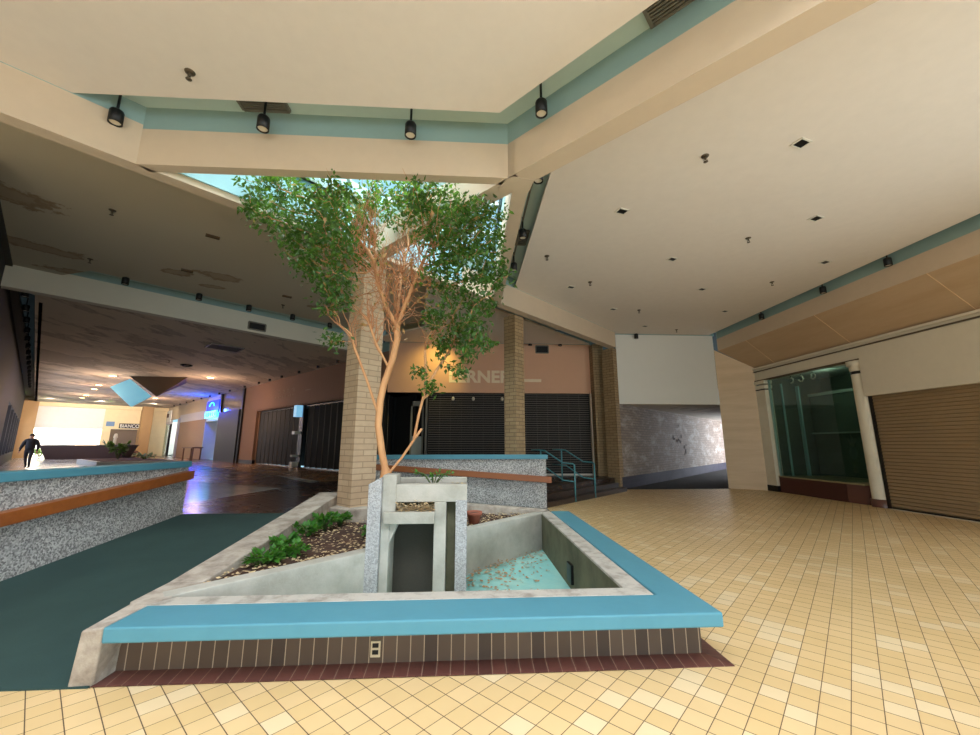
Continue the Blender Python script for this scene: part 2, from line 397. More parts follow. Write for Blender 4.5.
struct(mb, 'ceiling_slot_deck', worn('bounce_lit_teal', (190, 210, 204), (176, 198, 192), .8, .4, .8, .7, 6, .4, .02))  # teal made lighter to stand for light bounced up into the slots
def beam(name, pts, z0=ZB, z1=ZD, zt=5.73, mats=None):
    m = MB(); m.prism(pts, z0, zt, 0); m.prism(pts, zt, z1, 1)
    return struct(m, name, mats or [BEAM, TEAL])
beam('trim_1', [(-4.36, 4.9), (.53, 4.9), (.62, 5.05), (-4.3, 5.05)])
beam('trim_2', [(-8, 1.41), (5.6, 14.44), (5.45, 14.7), (-8, 1.67)], zt=5.79)
struct(MB().prism([(.5, 4.925), (.6, 4.86), (.9, 4.92), (.86, 5.2), (.62, 5.2), (.42, 5.15)], ZB-.004, ZB+.2), 'trim_12', BEAM)
beam('trim_3', [(9.9, -4.47), (10.3, -4.45), (.72, 5.13), (.5, 4.93)])
beam('trim_4', [(.62, 4.95), (.85, 4.95), (.85, 9.9), (.62, 9.72)])
beam('trim_5', [(.62, 4.81), (.8, 5.05), (-1.77, 7.62), (-1.98, 7.41)])
wb = plain('pale_beam_paint', (214, 208, 192), .8, var=.03)
beam('trim_6', [(-12.3, 8.1), (-3.6, 16.8), (-3.8, 17.0), (-12.5, 8.3)], 5.25, ZD, 5.87, [wb, TEAL])
# skylight well
wm = worn('skylit_well_paint', (160, 204, 214), (146, 192, 204), .8, .4, .8, .8, 6, .4, .02)  # teal paint shifted to the cyan it shows under the skylight
m = MB()
m.prism([(-4.15, 4.93), (.74, 4.93), (.74, 5.05), (-4.0, 5.05)], ZD+.0, 6.46)
m.prism([(.62, 5.05), (.74, 5.05), (.74, 9.9), (.62, 9.72)], ZD, 6.46)
m.prism([(-4.0, 5.05), (.62, 9.72), (.56, 9.86), (-4.16, 5.1)], ZD, 6.46)
m.prism([(-4.12, 5.08), (.55, 9.61), (.56, 9.64), (-4.15, 5.11)], 5.3, ZD)
struct(m, 'wall_skylight_well', wm)
gk = MB().prism([(-4.1, 5.0), (.68, 5.0), (.68, 9.8)], 6.4, 6.42)
gk.build('window_1', GLASSK, kind='structure')
m = MB()
for k in range(1, 5):
    x = -4.1+k*.95; m.box(x-.03, x+.03, 5.0, 5+(x+4.05), 6.32, 6.4)
for k in range(1, 4):
    y = 5+k*1.15; m.box(y-9.0, .68, y-.03, y+.03, 6.32, 6.4)
struct(m, 'window_2', plain('skylight_bar', (190, 200, 200), .5))

# ------------------------------------------------------------------ right side: travertine, soffit, wall
YR0, YR1 = -7, 14.05
struct(MB().box(9.7, 9.85, YR0, 14.6, 5.15, 5.62, 0).box(9.7, 9.85, YR0, 14.6, 5.62, ZD, 1), 'wall_right_fascia', [BEAM, TEAL])
m = MB(); m.poly([(9.7, YR0, 5.15), (9.7, 14.6, 5.15), (10.66, 14.0, 4.35), (10.66, YR0, 4.35)])
m.poly([(9.7, YR0, 5.2), (10.66, YR0, 4.4), (10.66, 14.0, 4.4), (9.7, 14.6, 5.2)])
struct(m, 'trim_7', SOFF)
m = MB()
for y in (13.0, 10.2, 7.4, 4.6, 1.8):
    m.prism([(9.7, y), (10.66, y), (10.66, y+.012), (9.7, y+.012)], [5.140, 4.340, 4.340, 5.140], [5.16, 4.36, 4.36, 5.16])
struct(m, 'trim_8', plain('soffit_joint', (226, 196, 156), .6))
struct(MB().prism([(9.6, 14.68), (10.6, 13.98), (10.75, 14.15), (9.75, 14.9)], 0, [5.2, 4.38, 4.38, 5.2]), 'wall_travertine', TRAV)
m = MB().box(10.6, 10.95, YR0, 14.02, 3.86, 4.35, 0)            # beige band over shopfronts
m.box(10.54, 10.7, YR0, 14.05, 4.28, 4.34, 0)
m.box(10.56, 10.7, YR0, 14.05, 4.18, 4.21, 1)
m.box(10.57, 10.7, 10.0, 14.05, 3.84, 3.88, 1)
m.box(10.58, 10.95, YR0, 10.02, 2.85, 4.16, 0)
struct(m, 'wall_right', [CREAM, plain('dark_reveal', (92, 76, 54), .7)])
struct(MB().box(10.95, 11.1, 4.1, 10.0, 0, 3.9).box(10.95, 14, 9.9, 10.02, 0, 4), 'wall_right_rear', DARK)
# display interior
m = MB().box(13.2, 13.3, 10, 14.6, 0, 4.4, 0).box(10.9, 13.3, 14.1, 14.25, 0, 4.4, 0).box(10.66, 13.3, 10.0, 14.2, 4.0, 4.1, 1).box(10.9, 13.2, 10.02, 14.1, .3, .46, 1)
m.box(12.6, 12.7, 10.3, 14, .46, 3.3, 0).box(12.5, 12.6, 10.3, 14, 1.95, 2.0, 1).box(12.55, 12.6, 10.3, 14.0, 3.3, 3.4, 1)
struct(m, 'wall_display_interior', [plain('display_dark_green', (96, 106, 92), .6, var=.1), plain('display_ceiling', (170, 180, 166), .7)])
t = thing('display_window', 'glass shop display case on maroon tiled base between two cream columns', 'display window', (10.9, 12.2, 0))
MB().box(10.65, 13.0, 11.05, 13.5, .0, .5).build('base', MARO, t)
MB().prism([(10.75, 10.45), (11.4, 10.45), (11.4, 11.06), (10.66, 11.06)], .0, .5).build('side_base', MARO2, t)
MB().box(10.63, 12.5, 10.5, 13.5, .5, .54).build('sill', plain('brass_sill', (150, 136, 100), .4), t)
MB().box(10.68, 10.69, 11.06, 13.46, .54, 3.86).build('front_pane', GLASSC, t)
MB().box(10.69, 12.3, 11.05, 11.06, .54, 3.86).build('side_pane', GLASSC, t)
MB().box(10.68, 10.72, 13.42, 13.5, .54, 3.86).box(11.1, 11.14, 13.42, 13.48, .54, 3.7).box(11.6, 11.65, 13.3, 13.42, .54, 3.6).build('corner_frame', plain('pale_green_frame', (150, 186, 182), .4), t)
t = thing('pilaster', 'narrow cream pilaster at the left edge of the display window', 'pilaster', (10.7, 13.78, 0))
MB().box(10.58, 10.85, 13.55, 14.0, .2, 3.66).build('shaft', COLW, t)
MB().box(10.57, 10.86, 13.54, 14.01, 0, .2).build('base', BLACK, t)
MB().box(10.55, 10.86, 13.52, 14.03, 3.72, 3.84).box(10.57, 10.86, 13.54, 14.01, 3.56, 3.68).build('capital', COLW, t)
MB().box(10.575, 10.87, 13.545, 14.0, 3.5, 3.54).build('neck_band', BLACK, t)
t = thing('round_column', 'round cream column between display window and brown roller shutter', 'column', (10.78, 10.22, 0))
MB().lathe((10.78, 10.22, 0), [(.2, .2), (.2, 3.5)], 32).build('shaft', COLW, t)
MB().lathe((10.78, 10.22, 0), [(.23, 0), (.23, .2), (.0, .2)], 32).build('base', MARO2, t)
MB().lathe((10.78, 10.22, 0), [(.2, 3.56), (.22, 3.6), (.22, 3.7), (.27, 3.72), (.27, 3.84), (0, 3.84)], 32).build('capital', COLW, t)
MB().lathe((10.78, 10.22, 0), [(.205, 3.48), (.205, 3.56)], 32).build('neck_band', BLACK, t)
# hanging display lamps
for i, (y, l) in enumerate(((13.07, 'first and nearest the pilaster'), (12.66, 'in the middle of three'), (12.18, 'nearest the round column'))):
    t = thing('display_lamp', 'small hooked lamp hanging at top of glass display, '+l, 'lamp', (11.2, y, 3.7), 'hooked lamps in the display window')
    MB().tube([(11.2, y, 4.0), (11.2, y, 3.85)], .012, 6).build('cord', BLACK, t)
    pts = [(11.2, y+.09*math.cos(a), 3.76+.09*math.sin(a)) for a in np.linspace(.5*math.pi, (1.6+.35*i)*math.pi, 12)]
    MB().tube(pts, .022, 8).build('ring', LENS, t)
t = thing('hanging_ornament', 'small pale ribboned ornament hanging inside the right of the display window', 'ornament', (11.3, 10.78, 1.0))
MB().tube([(11.3, 10.78, 1.9), (11.3, 10.78, 1.5)], .01, 5).build('cord', LENS, t)
m = MB()
for a in (-.5, .1, .6): m.tube([(11.3, 10.78, 1.55), (11.3, 10.78+.22*math.sin(a), 1.55+.25*math.cos(a))], [.04, .02], 6)
m.build('bow', LENS, t)
MB().lathe((11.3, 10.78, 1.15), [(0, 0), (.07, .04), (.1, .2), (.06, .36), (0, .4)], 12).build('pouch', plain('pale_blue_cloth', (140, 160, 180), .8), t)
MB().lathe((11.3, 10.78, .75), [(0, 0), (.05, .05), (.05, .25), (0, .3)], 10).build('tassel', plain('tan_cloth', (170, 140, 110), .8), t)
# roller shutter right
struct(MB().box(10.64, 10.66, -6, 4, 0.1, 2.85), 'window_added_right', GLASSW)  # unseen glazing added in the right wall for extra daylight
t = thing('roller_shutter', 'brown ribbed roller shutter closed across the right hand shopfront', 'shutter', (10.7, 2, 0))
YS = 4.2; m = MB(); H = .085; n = int(2.85/H)
for i in range(n+1):
    z = .04+i*H; z1 = min(z+H, 2.9)
    if z >= 2.88: break
    m.poly([(10.72, YS, z), (10.72, 9.95, z), (10.70, 9.95, z+.02), (10.70, YS, z+.02)][::-1])
    m.poly([(10.70, YS, z+.02), (10.70, 9.95, z+.02), (10.72, 9.95, z1), (10.72, YS, z1)][::-1])
m.build('curtain', worn('shutter_brown', (146, 122, 90), (132, 108, 78), 1, .4, .7, .5, 12, .5, .03), t)
MB().box(10.66, 10.76, YS, 9.97, 0, .04).build('bottom_bar', BRONZE, t)
MB().box(10.67, 10.78, 9.95, 10.02, 0, 2.86).build('guide_rail', BRONZE, t)
MB().box(10.58, 10.66, YR0, 9.9, 0, .012).build('threshold', plain('pale_sill', (206, 196, 176), .5), t)

# ------------------------------------------------------------------ rear: white wall, tunnel, piers
struct(MB().box(5.72, 9.62, 14.72, 14.85, 3.08, 5.78, 0).box(5.72, 9.7, 14.75, 14.85, 5.78, ZD, 1), 'wall_rear_white', [WHITE, TEAL])
struct(MB().prism([(5.6, 14.62), (18.0, 27.02), (17.9, 27.15), (5.5, 14.76)], .42, 3.1), 'wall_tunnel_left', BRKT)
struct(MB().prism([(5.63, 14.62), (18.0, 26.99), (17.9, 27.15), (5.5, 14.76)], 0, .42), 'baseboard_tunnel', tiles('purple_base_tile', [(50, 46, 64), (42, 40, 56)], (64, 60, 72), .15, .15, 0, .008, .008, .7))
struct(MB().prism([(5.6, 14.86), (9.62, 14.86), (22.6, 27.8), (18, 31)], 3.08, 3.15), 'ceiling_tunnel', stained('tunnel_ceiling_paint', (206, 194, 180), (120, 100, 80), (110, 90, 74), .55, (1, .4, 1)))
struct(MB().prism([(9.75, 14.7), (9.9, 14.7), (14.5, 19.2), (14.4, 19.35)], 0, 3.1).prism([(21.5, 26.4), (21.6, 26.3), (22.6, 27.4), (18.6, 31.2), (18.5, 31.1)], 0, 3.1), 'wall_tunnel_right', CREAM)
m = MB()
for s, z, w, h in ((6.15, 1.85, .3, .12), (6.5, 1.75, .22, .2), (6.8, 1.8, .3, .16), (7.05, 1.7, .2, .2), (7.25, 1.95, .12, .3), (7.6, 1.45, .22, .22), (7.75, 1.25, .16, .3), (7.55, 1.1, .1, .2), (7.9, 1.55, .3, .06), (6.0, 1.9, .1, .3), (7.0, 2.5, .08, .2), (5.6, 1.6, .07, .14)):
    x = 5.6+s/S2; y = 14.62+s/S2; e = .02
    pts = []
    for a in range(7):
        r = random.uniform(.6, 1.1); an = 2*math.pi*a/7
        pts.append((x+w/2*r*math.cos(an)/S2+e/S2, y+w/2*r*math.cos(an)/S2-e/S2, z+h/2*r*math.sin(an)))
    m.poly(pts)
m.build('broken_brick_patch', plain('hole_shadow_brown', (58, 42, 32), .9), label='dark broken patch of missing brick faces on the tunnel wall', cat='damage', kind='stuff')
# piers
t = thing('brick_pier', 'brown brick double pier beside the steps, left of the white wall', 'pier', (5.35, 14.6, 0))
MB().prism([(5.0, 15.35), (5.42, 15.35), (5.42, 15.8), (5.0, 15.8)], 0, 5.55).build('rear_shaft', BRK2, t)
MB().prism([(5.22, 14.95), (5.5, 14.5), (5.72, 14.72), (5.72, 15.1), (5.5, 15.35)], 0, 5.2).build('front_shaft', BRK2, t)
def brick_col(cx, cy, h, z0, z1, label, mat=BRK):
    t = thing('brick_column', label, 'column', (cx, cy, z0), 'brick columns under the ceiling beam')
    MB().obox((cx, cy), (1/S2, 1/S2), h, h, z0, z1).build('shaft', mat, t)
    return t
C1 = brick_col(-1.9, 7.33, .225, .57, 5.2, 'tan brick column standing on a block in the planter behind the tree')
MB().prism([(-2.35, 7.1), (-1.86, 6.75), (-1.2, 7.25), (-1.6, 7.63), (-2.2, 7.63)], .3, .57).build('plinth', KERB, C1, bevel=.01)
C2 = brick_col(1.32, 11.05, .2, UP, 5.2, 'brick column rising behind the blue-capped rear guard wall', BRK2)

# Lerner shopfront
t = thing('shop_sign_fascia', 'pink plaster fascia with pale scar of removed LERNER letters', 'shop fascia', (1, 15.85, 3.6))
MB().box(-3.12, 5.06, 15.8, 15.95, 3.6, 5.62).build('fascia', PINK, t)
def textmesh(body, name, mat, parent, width, height, M, off=0., ext=.004):
    cu = bpy.data.curves.new(name, 'FONT'); cu.body = body; cu.extrude = ext; cu.offset = off
    ob = bpy.data.objects.new(name, cu); COL.objects.link(ob)
    bpy.context.view_layer.update()
    dg = bpy.context.evaluated_depsgraph_get(); me = bpy.data.meshes.new_from_object(ob.evaluated_get(dg))
    bpy.data.objects.remove(ob)
    xs = [v.co.x for v in me.vertices]; ys = [v.co.y for v in me.vertices]
    for v in me.vertices:
        v.co.x = (v.co.x-min(xs))/(max(xs)-min(xs))*width; v.co.y = (v.co.y-min(ys))/(max(ys)-min(ys))*height
    me.transform(Matrix.Translation(-Vector(parent['_o'])) @ M)
    me.materials.clear(); me.materials.append(mat)
    o = bpy.data.objects.new(name, me); COL.objects.link(o); o.parent = parent; o['_o'] = tuple(parent['_o'])
    return o
MX = lambda p: Matrix.Translation(Vector(p)) @ Matrix.Rotation(math.pi/2, 4, 'X')
textmesh('LERNER', 'letter_scars', SCAR, t, 2.5, .5, MX((-.72, 15.79, 4.0)), .035)
MB().box(2.22, 2.98, 15.79, 15.81, 4.05, 4.17).build('scar_strip', SCAR, t)
def vent(name, pts_center, u, lu, lz, label, group=None, zc=0, d=.02):
    """wall vent: centre 3d, u horizontal unit along wall, facing n=(u.y,-u.x)"""
    c = Vector(pts_center); t = thing(name, label, 'vent', c-Vector((0, 0, lz)), group)
    n = Vector((u[1], -u[0], 0)); U = Vector((u[0], u[1], 0))
    m = MB(); cc = c+n*.01
    m.obox((cc.x, cc.y), u, lu, .012, c.z-lz, c.z+lz); m.build('backing', BLACK, t)
    m = MB()
    for a, b in ((-1, 0), (1, 0)):
        q = cc+n*.01+U*a*lu; m.obox((q.x, q.y), u, .02, .014, c.z-lz, c.z+lz)
    for b in (-1, 1):
        q = cc+n*.01; m.obox((q.x, q.y), u, lu, .014, c.z+b*lz-.02, c.z+b*lz+.02)
    m.build('frame', VENTM, t)
    m = MB()
    for k in range(5):
        q = cc+n*.008; z = c.z-lz+lz*2*(k+.7)/5.8; m.obox((q.x, q.y), u, lu, .01, z, z+.02)
    m.build('slats', DARK, t); return t
vent('wall_vent', (3.04, 15.8, 5.4), (1, 0), .26, .15, 'small dark air vent high on the pink fascia')
vent('wall_vent', (-7.05, 13.33, 5.46), (1/S2, 1/S2), .26, .12, 'dark air vent in pale beam between two spotlights on the left')
struct(MB().box(-3.3, 5.1, 15.78, 15.9, 5.62, ZD), 'trim_9', TEAL)
struct(MB().box(-3.15, 5.1, 17.6, 17.7, UP, 3.8, 0).box(-3.3, -3.2, 15.9, 17.6, UP, 3.8, 0).box(5.06, 5.2, 15.85, 17.6, UP, 3.8, 0).box(-3.2, 5.1, 15.95, 17.6, 3.6, 3.7, 0).box(-3.3, 5.1, 15.9, 17.7, .3, UP, 0), 'wall_rear_shop', DARK)
t = thing('rolling_grille', 'black slatted security grille closed across the rear pink-fronted shop', 'security grille', (2, 15.9, UP))
m = MB()
for i in range(36):
    z = UP+.06+i*.088; m.box(-1.5, 4.95, 15.9, 15.915, z, z+.018)
m.build('slats', plain('grille_slat', (108, 98, 90), .5, .2), t)
m = MB()
for i in range(16):
    x = -1.5+i*.43; m.box(x-.008, x+.008, 15.905, 15.925, UP, 3.6)
m.build('links', plain('grille_link', (52, 48, 46), .5, .5), t)
MB().box(-1.52, 4.97, 15.95, 15.965, UP, 3.6).build('backing_curtain', plain('grille_black', (14, 13, 13), .8), t)
MB().box(-1.5, 4.97, 15.88, 15.94, UP+.0, UP+.06).build('bottom_bar', plain('pale_bar', (206, 200, 190), .5), t)
MB().box(4.95, 5.06, 15.78, 15.95, UP, 3.6).build('side_frame', plain('cream_frame', (222, 206, 184), .6), t)
for i, (x, w) in enumerate(((-.55, 'leftmost'), (.25, 'middle'), (1.4, 'rightmost'))):
    t = thing('ceiling_bulb', 'small pale lamp seen behind the black grille, %s of three' % w, 'lamp', (x, 15.86, 3.3), 'bulbs at the rear grille')
    MB().tube([(x, 15.87, 3.58), (x, 15.87, 3.42)], .015, 6).build('stem', BLACK, t)
    MB().lathe((x, 15.87, 3.28), [(0, 0), (.05, .03), (.06, .1), (.03, .16), (0, .17)], 10).build('bulb', LENS, t)
# open door panel at left of that shop
t = thing('shop_door_panel', 'pale glazed door standing in the dark opening left of the grille', 'door', (-1.9, 16.3, UP))
MB().box(-2.25, -1.75, 16.3, 16.34, UP, 1.9).build('lower_panel', plain('pale_door', (150, 160, 160), .5), t)
MB().box(-2.25, -2.18, 16.29, 16.35, UP, 3.3).box(-1.8, -1.73, 16.29, 16.35, UP, 3.3).box(-2.25, -1.73, 16.29, 16.35, 3.1, 3.3).build('frame', plain('grey_frame', (120, 116, 104), .5), t)
struct(MB().box(-1.62, -1.54, 15.85, 15.97, UP, 3.6), 'trim_10', plain('grey_post', (100, 96, 90), .5, .4))

# ------------------------------------------------------------------ guard walls
t = thing('guard_wall', 'long speckled grey guard wall with blue cap and wooden rail left of green ramp', 'low wall', (-5, 5.3, 0))
MB().box(-5.13, -4.93, 3.0, 7.62, -.05, 1.2).build('body', AGG, t)
MB().box(-5.2, -4.88, 2.98, 7.62, 1.2, 1.3).build('cap', BLUE, t, bevel=.008)
m = MB(); m.prism([(-4.935, 3.1), (-4.8, 3.1), (-4.8, 7.6), (-4.935, 7.6)], [.62, .62, 1.0, 1.0], [.76, .76, 1.14, 1.14])
m.build('handrail', WOODR, t, bevel=.006)
t = thing('guard_wall', 'rear speckled grey guard wall with blue cap and sloping wooden rail', 'low wall', (-.2, 10.6, 0))
MB().box(-2.6, 2.05, 10.49, 10.68, -.05, 1.22).build('body', AGG, t)
MB().box(-2.6, 2.09, 10.44, 10.74, 1.22, 1.33).build('cap', BLUE, t, bevel=.008)
MB().prism([(-2.6, 10.36), (2.16, 10.36), (2.16, 10.49), (-2.6, 10.49)], [.99, .63, .63, .99], [1.13, .78, .78, 1.13]).build('handrail', WOODR, t, bevel=.006)

# ------------------------------------------------------------------ steps with rails
def D(x, d): # point on the diagonal foot line, d metres up the stair
    return (x-d/S2, x+8.5+d/S2)
sm = plain('dark_step_tile', (58, 46, 40), .35, var=.15)
t = thing('stair_flight', 'dark tiled steps rising diagonally to the rear shop', 'stairs', (3.5, 12.1, 0))
for k in range(3):
    MB().prism([D(2.02, k*.3), D(5.55, k*.3), D(5.55, k*.3+.31), D(2.02, k*.3+.31)], 0, UP*(k+1)/3).build('step', sm, t)
MB().prism([D(2.02, .6), D(5.55, .6), D(5.1, 1.2), D(1.9, 1.2)], .1, UP+.004).build('landing', sm, t)
def rail(x, label):
    e = lambda d, z: (*D(x, d), z)
    t = thing('handrail', label, 'handrail', e(0, 0), 'teal stair rails')
    MB().tube([e(-.0, 0), e(-.0, 1.02)], .022, 10).build('post', TEALR, t)
    MB().tube([e(1.15, UP), e(1.15, 1.42)], .022, 10).build('post', TEALR, t)
    MB().tube([e(0, 1.0), e(.05, 1.04), e(.38, 1.06), e(1.0, 1.4), e(1.2, 1.42), e(1.5, 1.42)], .022, 10).build('top_rail', TEALR, t)
    MB().tube([e(0, .55), e(.38, .57), e(1.0, .92), e(1.5, .94)], .018, 10).build('lower_rail', TEALR, t)
rail(3.08, 'teal pipe handrail on the steps, the nearer one by the guard wall')
rail(3.92, 'teal pipe handrail on the steps, the farther one toward the brick pier')

# ------------------------------------------------------------------ planter with bench
t = thing('planter_fountain', 'triangular raised planter and dry fountain basin with blue bench rim', 'planter', (-.4, 5, 0))
m = MB().prism([(-2.4, 3.08), (1.87, 3.08), (1.88, 7.57), (1.55, 7.57), (1.55, 3.46), (-2.4, 3.46)], .3, .4)
m.build('bench_top', BLUE, t, bevel=.012)
MB().prism([(-2.5, 3.32), (1.82, 3.32), (1.82, 7.5), (1.6, 7.5), (1.6, 3.5), (-2.5, 3.5)], -.01, .3).build('tiled_base', BRWN, t)
m = MB().prism([(-2.58, 3.18), (1.98, 3.18), (1.82, 3.33), (-2.45, 3.33)], 0, [.006, .006, .03, .03], 0)
m.prism([(1.98, 3.18), (1.98, 7.5), (1.82, 7.5), (1.82, 3.33)], 0, [.006, .006, .03, .03], 1)
m.build('border_tiles', [BRWF, BRWF2], t)
m = MB().prism([(-2.42, 3.45), (1.53, 3.45), (1.35, 3.62), (-2.3, 3.62)], -.2, .402)
m.prism([(1.53, 3.45), (1.53, 7.62), (1.34, 7.4), (1.34, 3.62)], -.2, .402)
m.build('basin_rim', RIMC, t, bevel=.006)
m = MB().prism([(1.335, 3.62), (1.342, 3.62), (1.342, 7.38), (1.335, 7.38)], -.2, .38); m.build('basin_side', OLIVE, t)
m = MB().prism([(1.30, 5.25), (1.334, 5.25), (1.334, 5.45), (1.30, 5.45)], -.1, .12); m.build('drain_slot', BLACK, t)
# left kerb: level nose then rising beside the ramp
def kerb(y0, y1, za, zb, w):
    return MB().prism([(-2.6, y0), (-2.6+w, y0), (-2.6+w+.06*(y1 > 6), y1), (-2.6, y1)], -.05, [za, za, zb, zb])
m = MB(); m.faces([(-2.64, 3.17, 0), (-2.49, 3.18, 0), (-2.42, 3.5, 0), (-2.64, 3.6, 0), (-2.56, 3.11, .37), (-2.41, 3.1, .395), (-2.4, 3.5, .4), (-2.57, 3.6, .4)],
                  [(3, 2, 1, 0), (4, 5, 6, 7), (0, 1, 5, 4), (1, 2, 6, 5), (2, 3, 7, 6), (3, 0, 4, 7)])
m.prism([(-2.6, 3.55), (-2.38, 3.48), (-2.32, 4.0), (-2.62, 4.0)], -.02, [.395, .4, .4, .4])
m.prism([(-2.62, 4.0), (-2.32, 4.0), (-2.22, 7.65), (-2.62, 7.65)], -.02, [.4, .4, .75, .75])
m.prism([(-2.2, 7.5), (-2.2, 7.68), (1.52, 7.68), (1.36, 7.5)], -.02, [.74, .74, .42, .42])
m.build('kerb', KERB, t, bevel=.012)
# sloping retaining wall between soil and basin
a0, a1 = (-2.4, 3.62), (1.42, 7.44)
b0, b1 = (-1.05, 4.97), (-.03, 5.99)
MB().prism([a0, b0, (b0[0]-.13, b0[1]+.13), (a0[0]-.1, a0[1]+.13)], -.22, .4).build('retaining_wall', CONC, t, bevel=.008)
MB().prism([b1, a1, (a1[0]-.13, a1[1]+.13), (b1[0]-.13, b1[1]+.13)], -.22, .4).build('retaining_wall', CONC, t, bevel=.008)
MB().prism([(-2.3, 3.6), (1.36, 3.6), (1.36, 7.4)], -.24, -.2).box(-1.1, 0, 5, 6.1, -.25, -.205).build('basin_floor', POOL, t)
# soil
m = MB(); P1, P2, P3 = (-2.36, 3.8), (1.3, 7.5), (-2.3, 7.6); N = 36
idx = {}; vs = []
for i in range(N+1):
    for j in range(N+1-i):
        a, b = i/N, j/N; c = 1-a-b
        x = P1[0]*c+P2[0]*a+P3[0]*b; y = P1[1]*c+P2[1]*a+P3[1]*b
        d = (y-x-6.05)
        z = .345+min(max(d, 0)*.02, .03)+random.uniform(-.02, .02)+.02*math.sin(x*7)*math.cos(y*6)
        if c > .999: z = .34
        idx[i, j] = len(vs); vs.append((x, y, z))
fs = []
for i in range(N):
    for j in range(N-i):
        fs.append((idx[i, j], idx[i+1, j], idx[i, j+1]))
        if i+j < N-1: fs.append((idx[i+1, j], idx[i+1, j+1], idx[i, j+1]))
m.faces(vs, fs); m.build('soil', SOILM, t)
def soilz(x, y): return .355+min(max(y-x-6.05, 0)*.02, .03)
# outlet on tiled base
t = thing('power_outlet', 'small double power outlet on the brown tiled bench base', 'outlet', (-.65, 3.31, .06))
MB().box(-.685, -.615, 3.308, 3.32, .07, .175).build('plate', plain('beige_plate', (206, 190, 160), .5), t)
for z in (.09, .135): MB().box(-.672, -.628, 3.303, 3.31, z, z+.028).build('socket', BLACK, t)

# fountain tower
t = thing('fountain_tower', 'grey concrete fountain tower with spout ledge and dark opening under the tree', 'fountain', (-.55, 5.4, -.2))
YF = 4.95
def bx(name, x0, x1, y0, y1, z0, z1, mat, bv=.008): return MB().box(x0, x1, y0, y1, z0, z1).build(name, mat, t, bevel=bv)
m = MB().prism([(-1.13, YF-.06), (-.98, YF-.06), (-.98, YF+.6), (-1.13, YF+.6)], -.21, [1.14, 1.22, 1.22, 1.14]); m.build('left_pier', AGGT, t, bevel=.008)
bx('left_jamb', -.98, -.88, YF+.0, YF+1.0, -.21, .72, CONC); bx('left_post', -.98, -.82, YF+.0, YF+.3, .72, 1.24, CONC)
bx('lintel', -.82, .015, YF, YF+.2, .93, 1.13, CONC)
bx('spout_ledge', -.94, -.36, YF-.08, YF+.1, .70, .83, CONC); bx('opening_shade_slab', -.9, -.37, YF+.1, YF+.88, .72, .8, CONC, 0)  # deep slab added over the opening to darken its inside
m = MB().prism([(-.89, YF+.02), (-.8, YF+.02), (-.8, YF+.2), (-.89, YF+.2)], [.45, .66, .66, .45], .7); m.build('corbel', CONC, t)
bx('divider', -.37, -.23, YF+.0, YF+.9, -.21, .93, CONC); bx('opening_back', -.88, -.37, YF+.36, YF+.84, -.21, .72, plain('opening_shade_tone', (66, 62, 54), .9, var=.25, scale=60), 0)  # shade inside the opening painted as a dark block
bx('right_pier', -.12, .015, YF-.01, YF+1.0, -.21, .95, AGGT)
bx('back_wall', -.98, .01, YF+.85, YF+1.1, -.21, 1.08, aggregate('shade_aggregate', (70, 66, 58), (128, 122, 112), 55))  # aggregate darkened for the shade inside the tower opening
bx('top_slab', -.82, .01, YF+.2, YF+.9, .86, .93, OLIVE)
bx('slot_back', -.23, -.12, YF+.18, YF+.5, -.21, .93, OLIVE)
bx('top_soil', -.84, .0, YF+.2, YF+.9, .93, 1.06, SOILM)
bx('back_rim', -1.1, .01, YF+.85, YF+.98, .93, 1.14, CONC); bx('left_side_wall', -1.12, -.98, YF+.5, YF+1.0, -.21, 1.0, AGGT); bx('right_side_wall', -.12, .01, YF+.9, YF+1.1, -.21, 1.0, AGGT)

# ------------------------------------------------------------------ leaf and litter helpers
def leaf(m, p, d, up, L, W, mi=0):
    """folded diamond leaf from p along d"""
    d = d.normalized(); s = d.cross(up)
    if s.length < 1e-3: s = d.orthogonal()
    s.normalize(); n = s.cross(d).normalized()
    a = p; b = p+d*L*.45+s*W/2-n*W*.12; c = p+d*L-n*L*.12; e = p+d*L*.45-s*W/2-n*W*.12; mid = p+d*L*.5
    i = len(m.v); m.v += [a, b, c, e, mid]
    m.f += [(i, i+4, i+1), (i+1, i+4, i+2), (i, i+3, i+4), (i+3, i+2, i+4)]; m.mi += [mi]*4; m.sm += [True]*4
def rv(): 
    v = Vector(rng.normal(size=3)); return v.normalized()

def litter(name, pts, label, mat, size=(.028, .06), parent=None, cat='leaf litter'):
    m = MB()
    for x, y, z in pts:
        a = random.uniform(0, 6.28); L = random.uniform(*size)
        leaf(m, Vector((x, y, z)), Vector((math.cos(a), math.sin(a), random.uniform(-.1, .4))), Vector((random.uniform(-.4, .4), random.uniform(-.4, .4), 1)), L, L*.6)
    if parent: return m.build(name, mat, parent, kind='stuff')
    return m.build(name, mat, label=label, cat=cat, kind='stuff')
pts = []
while len(pts) < 1700:
    a, b = random.random(), random.random()
    if a+b > 1: continue
    c = 1-a-b; x = P1[0]*c+P2[0]*a+P3[0]*b; y = P1[1]*c+P2[1]*a+P3[1]*b
    d = y-x-6.02
    if d < .12 or (random.random() > math.exp(-(d-.1)*1.6) and random.random() > .25): continue
    pts.append((x, y, soilz(x, y)+.02))
litter('dry_leaves', pts, 'dry tan fallen leaves scattered over the planter soil', LITTER)
pts = []
while len(pts) < 420:
    x = random.uniform(-.1, 1.3); y = random.uniform(3.7, x+6.0)
    # drift gathered along the retaining wall
    d = (x+6.02-y)
    if random.random() > math.exp(-d*2.0)+.1: continue
    pts.append((x, y, -.185+.06*math.exp(-d*5)*random.random()))
litter('dry_leaves', pts, 'dry brown leaves lying on the cyan basin floor', plain('basin_litter', (172, 136, 98), .85, var=.4, scale=30), (.035, .07))
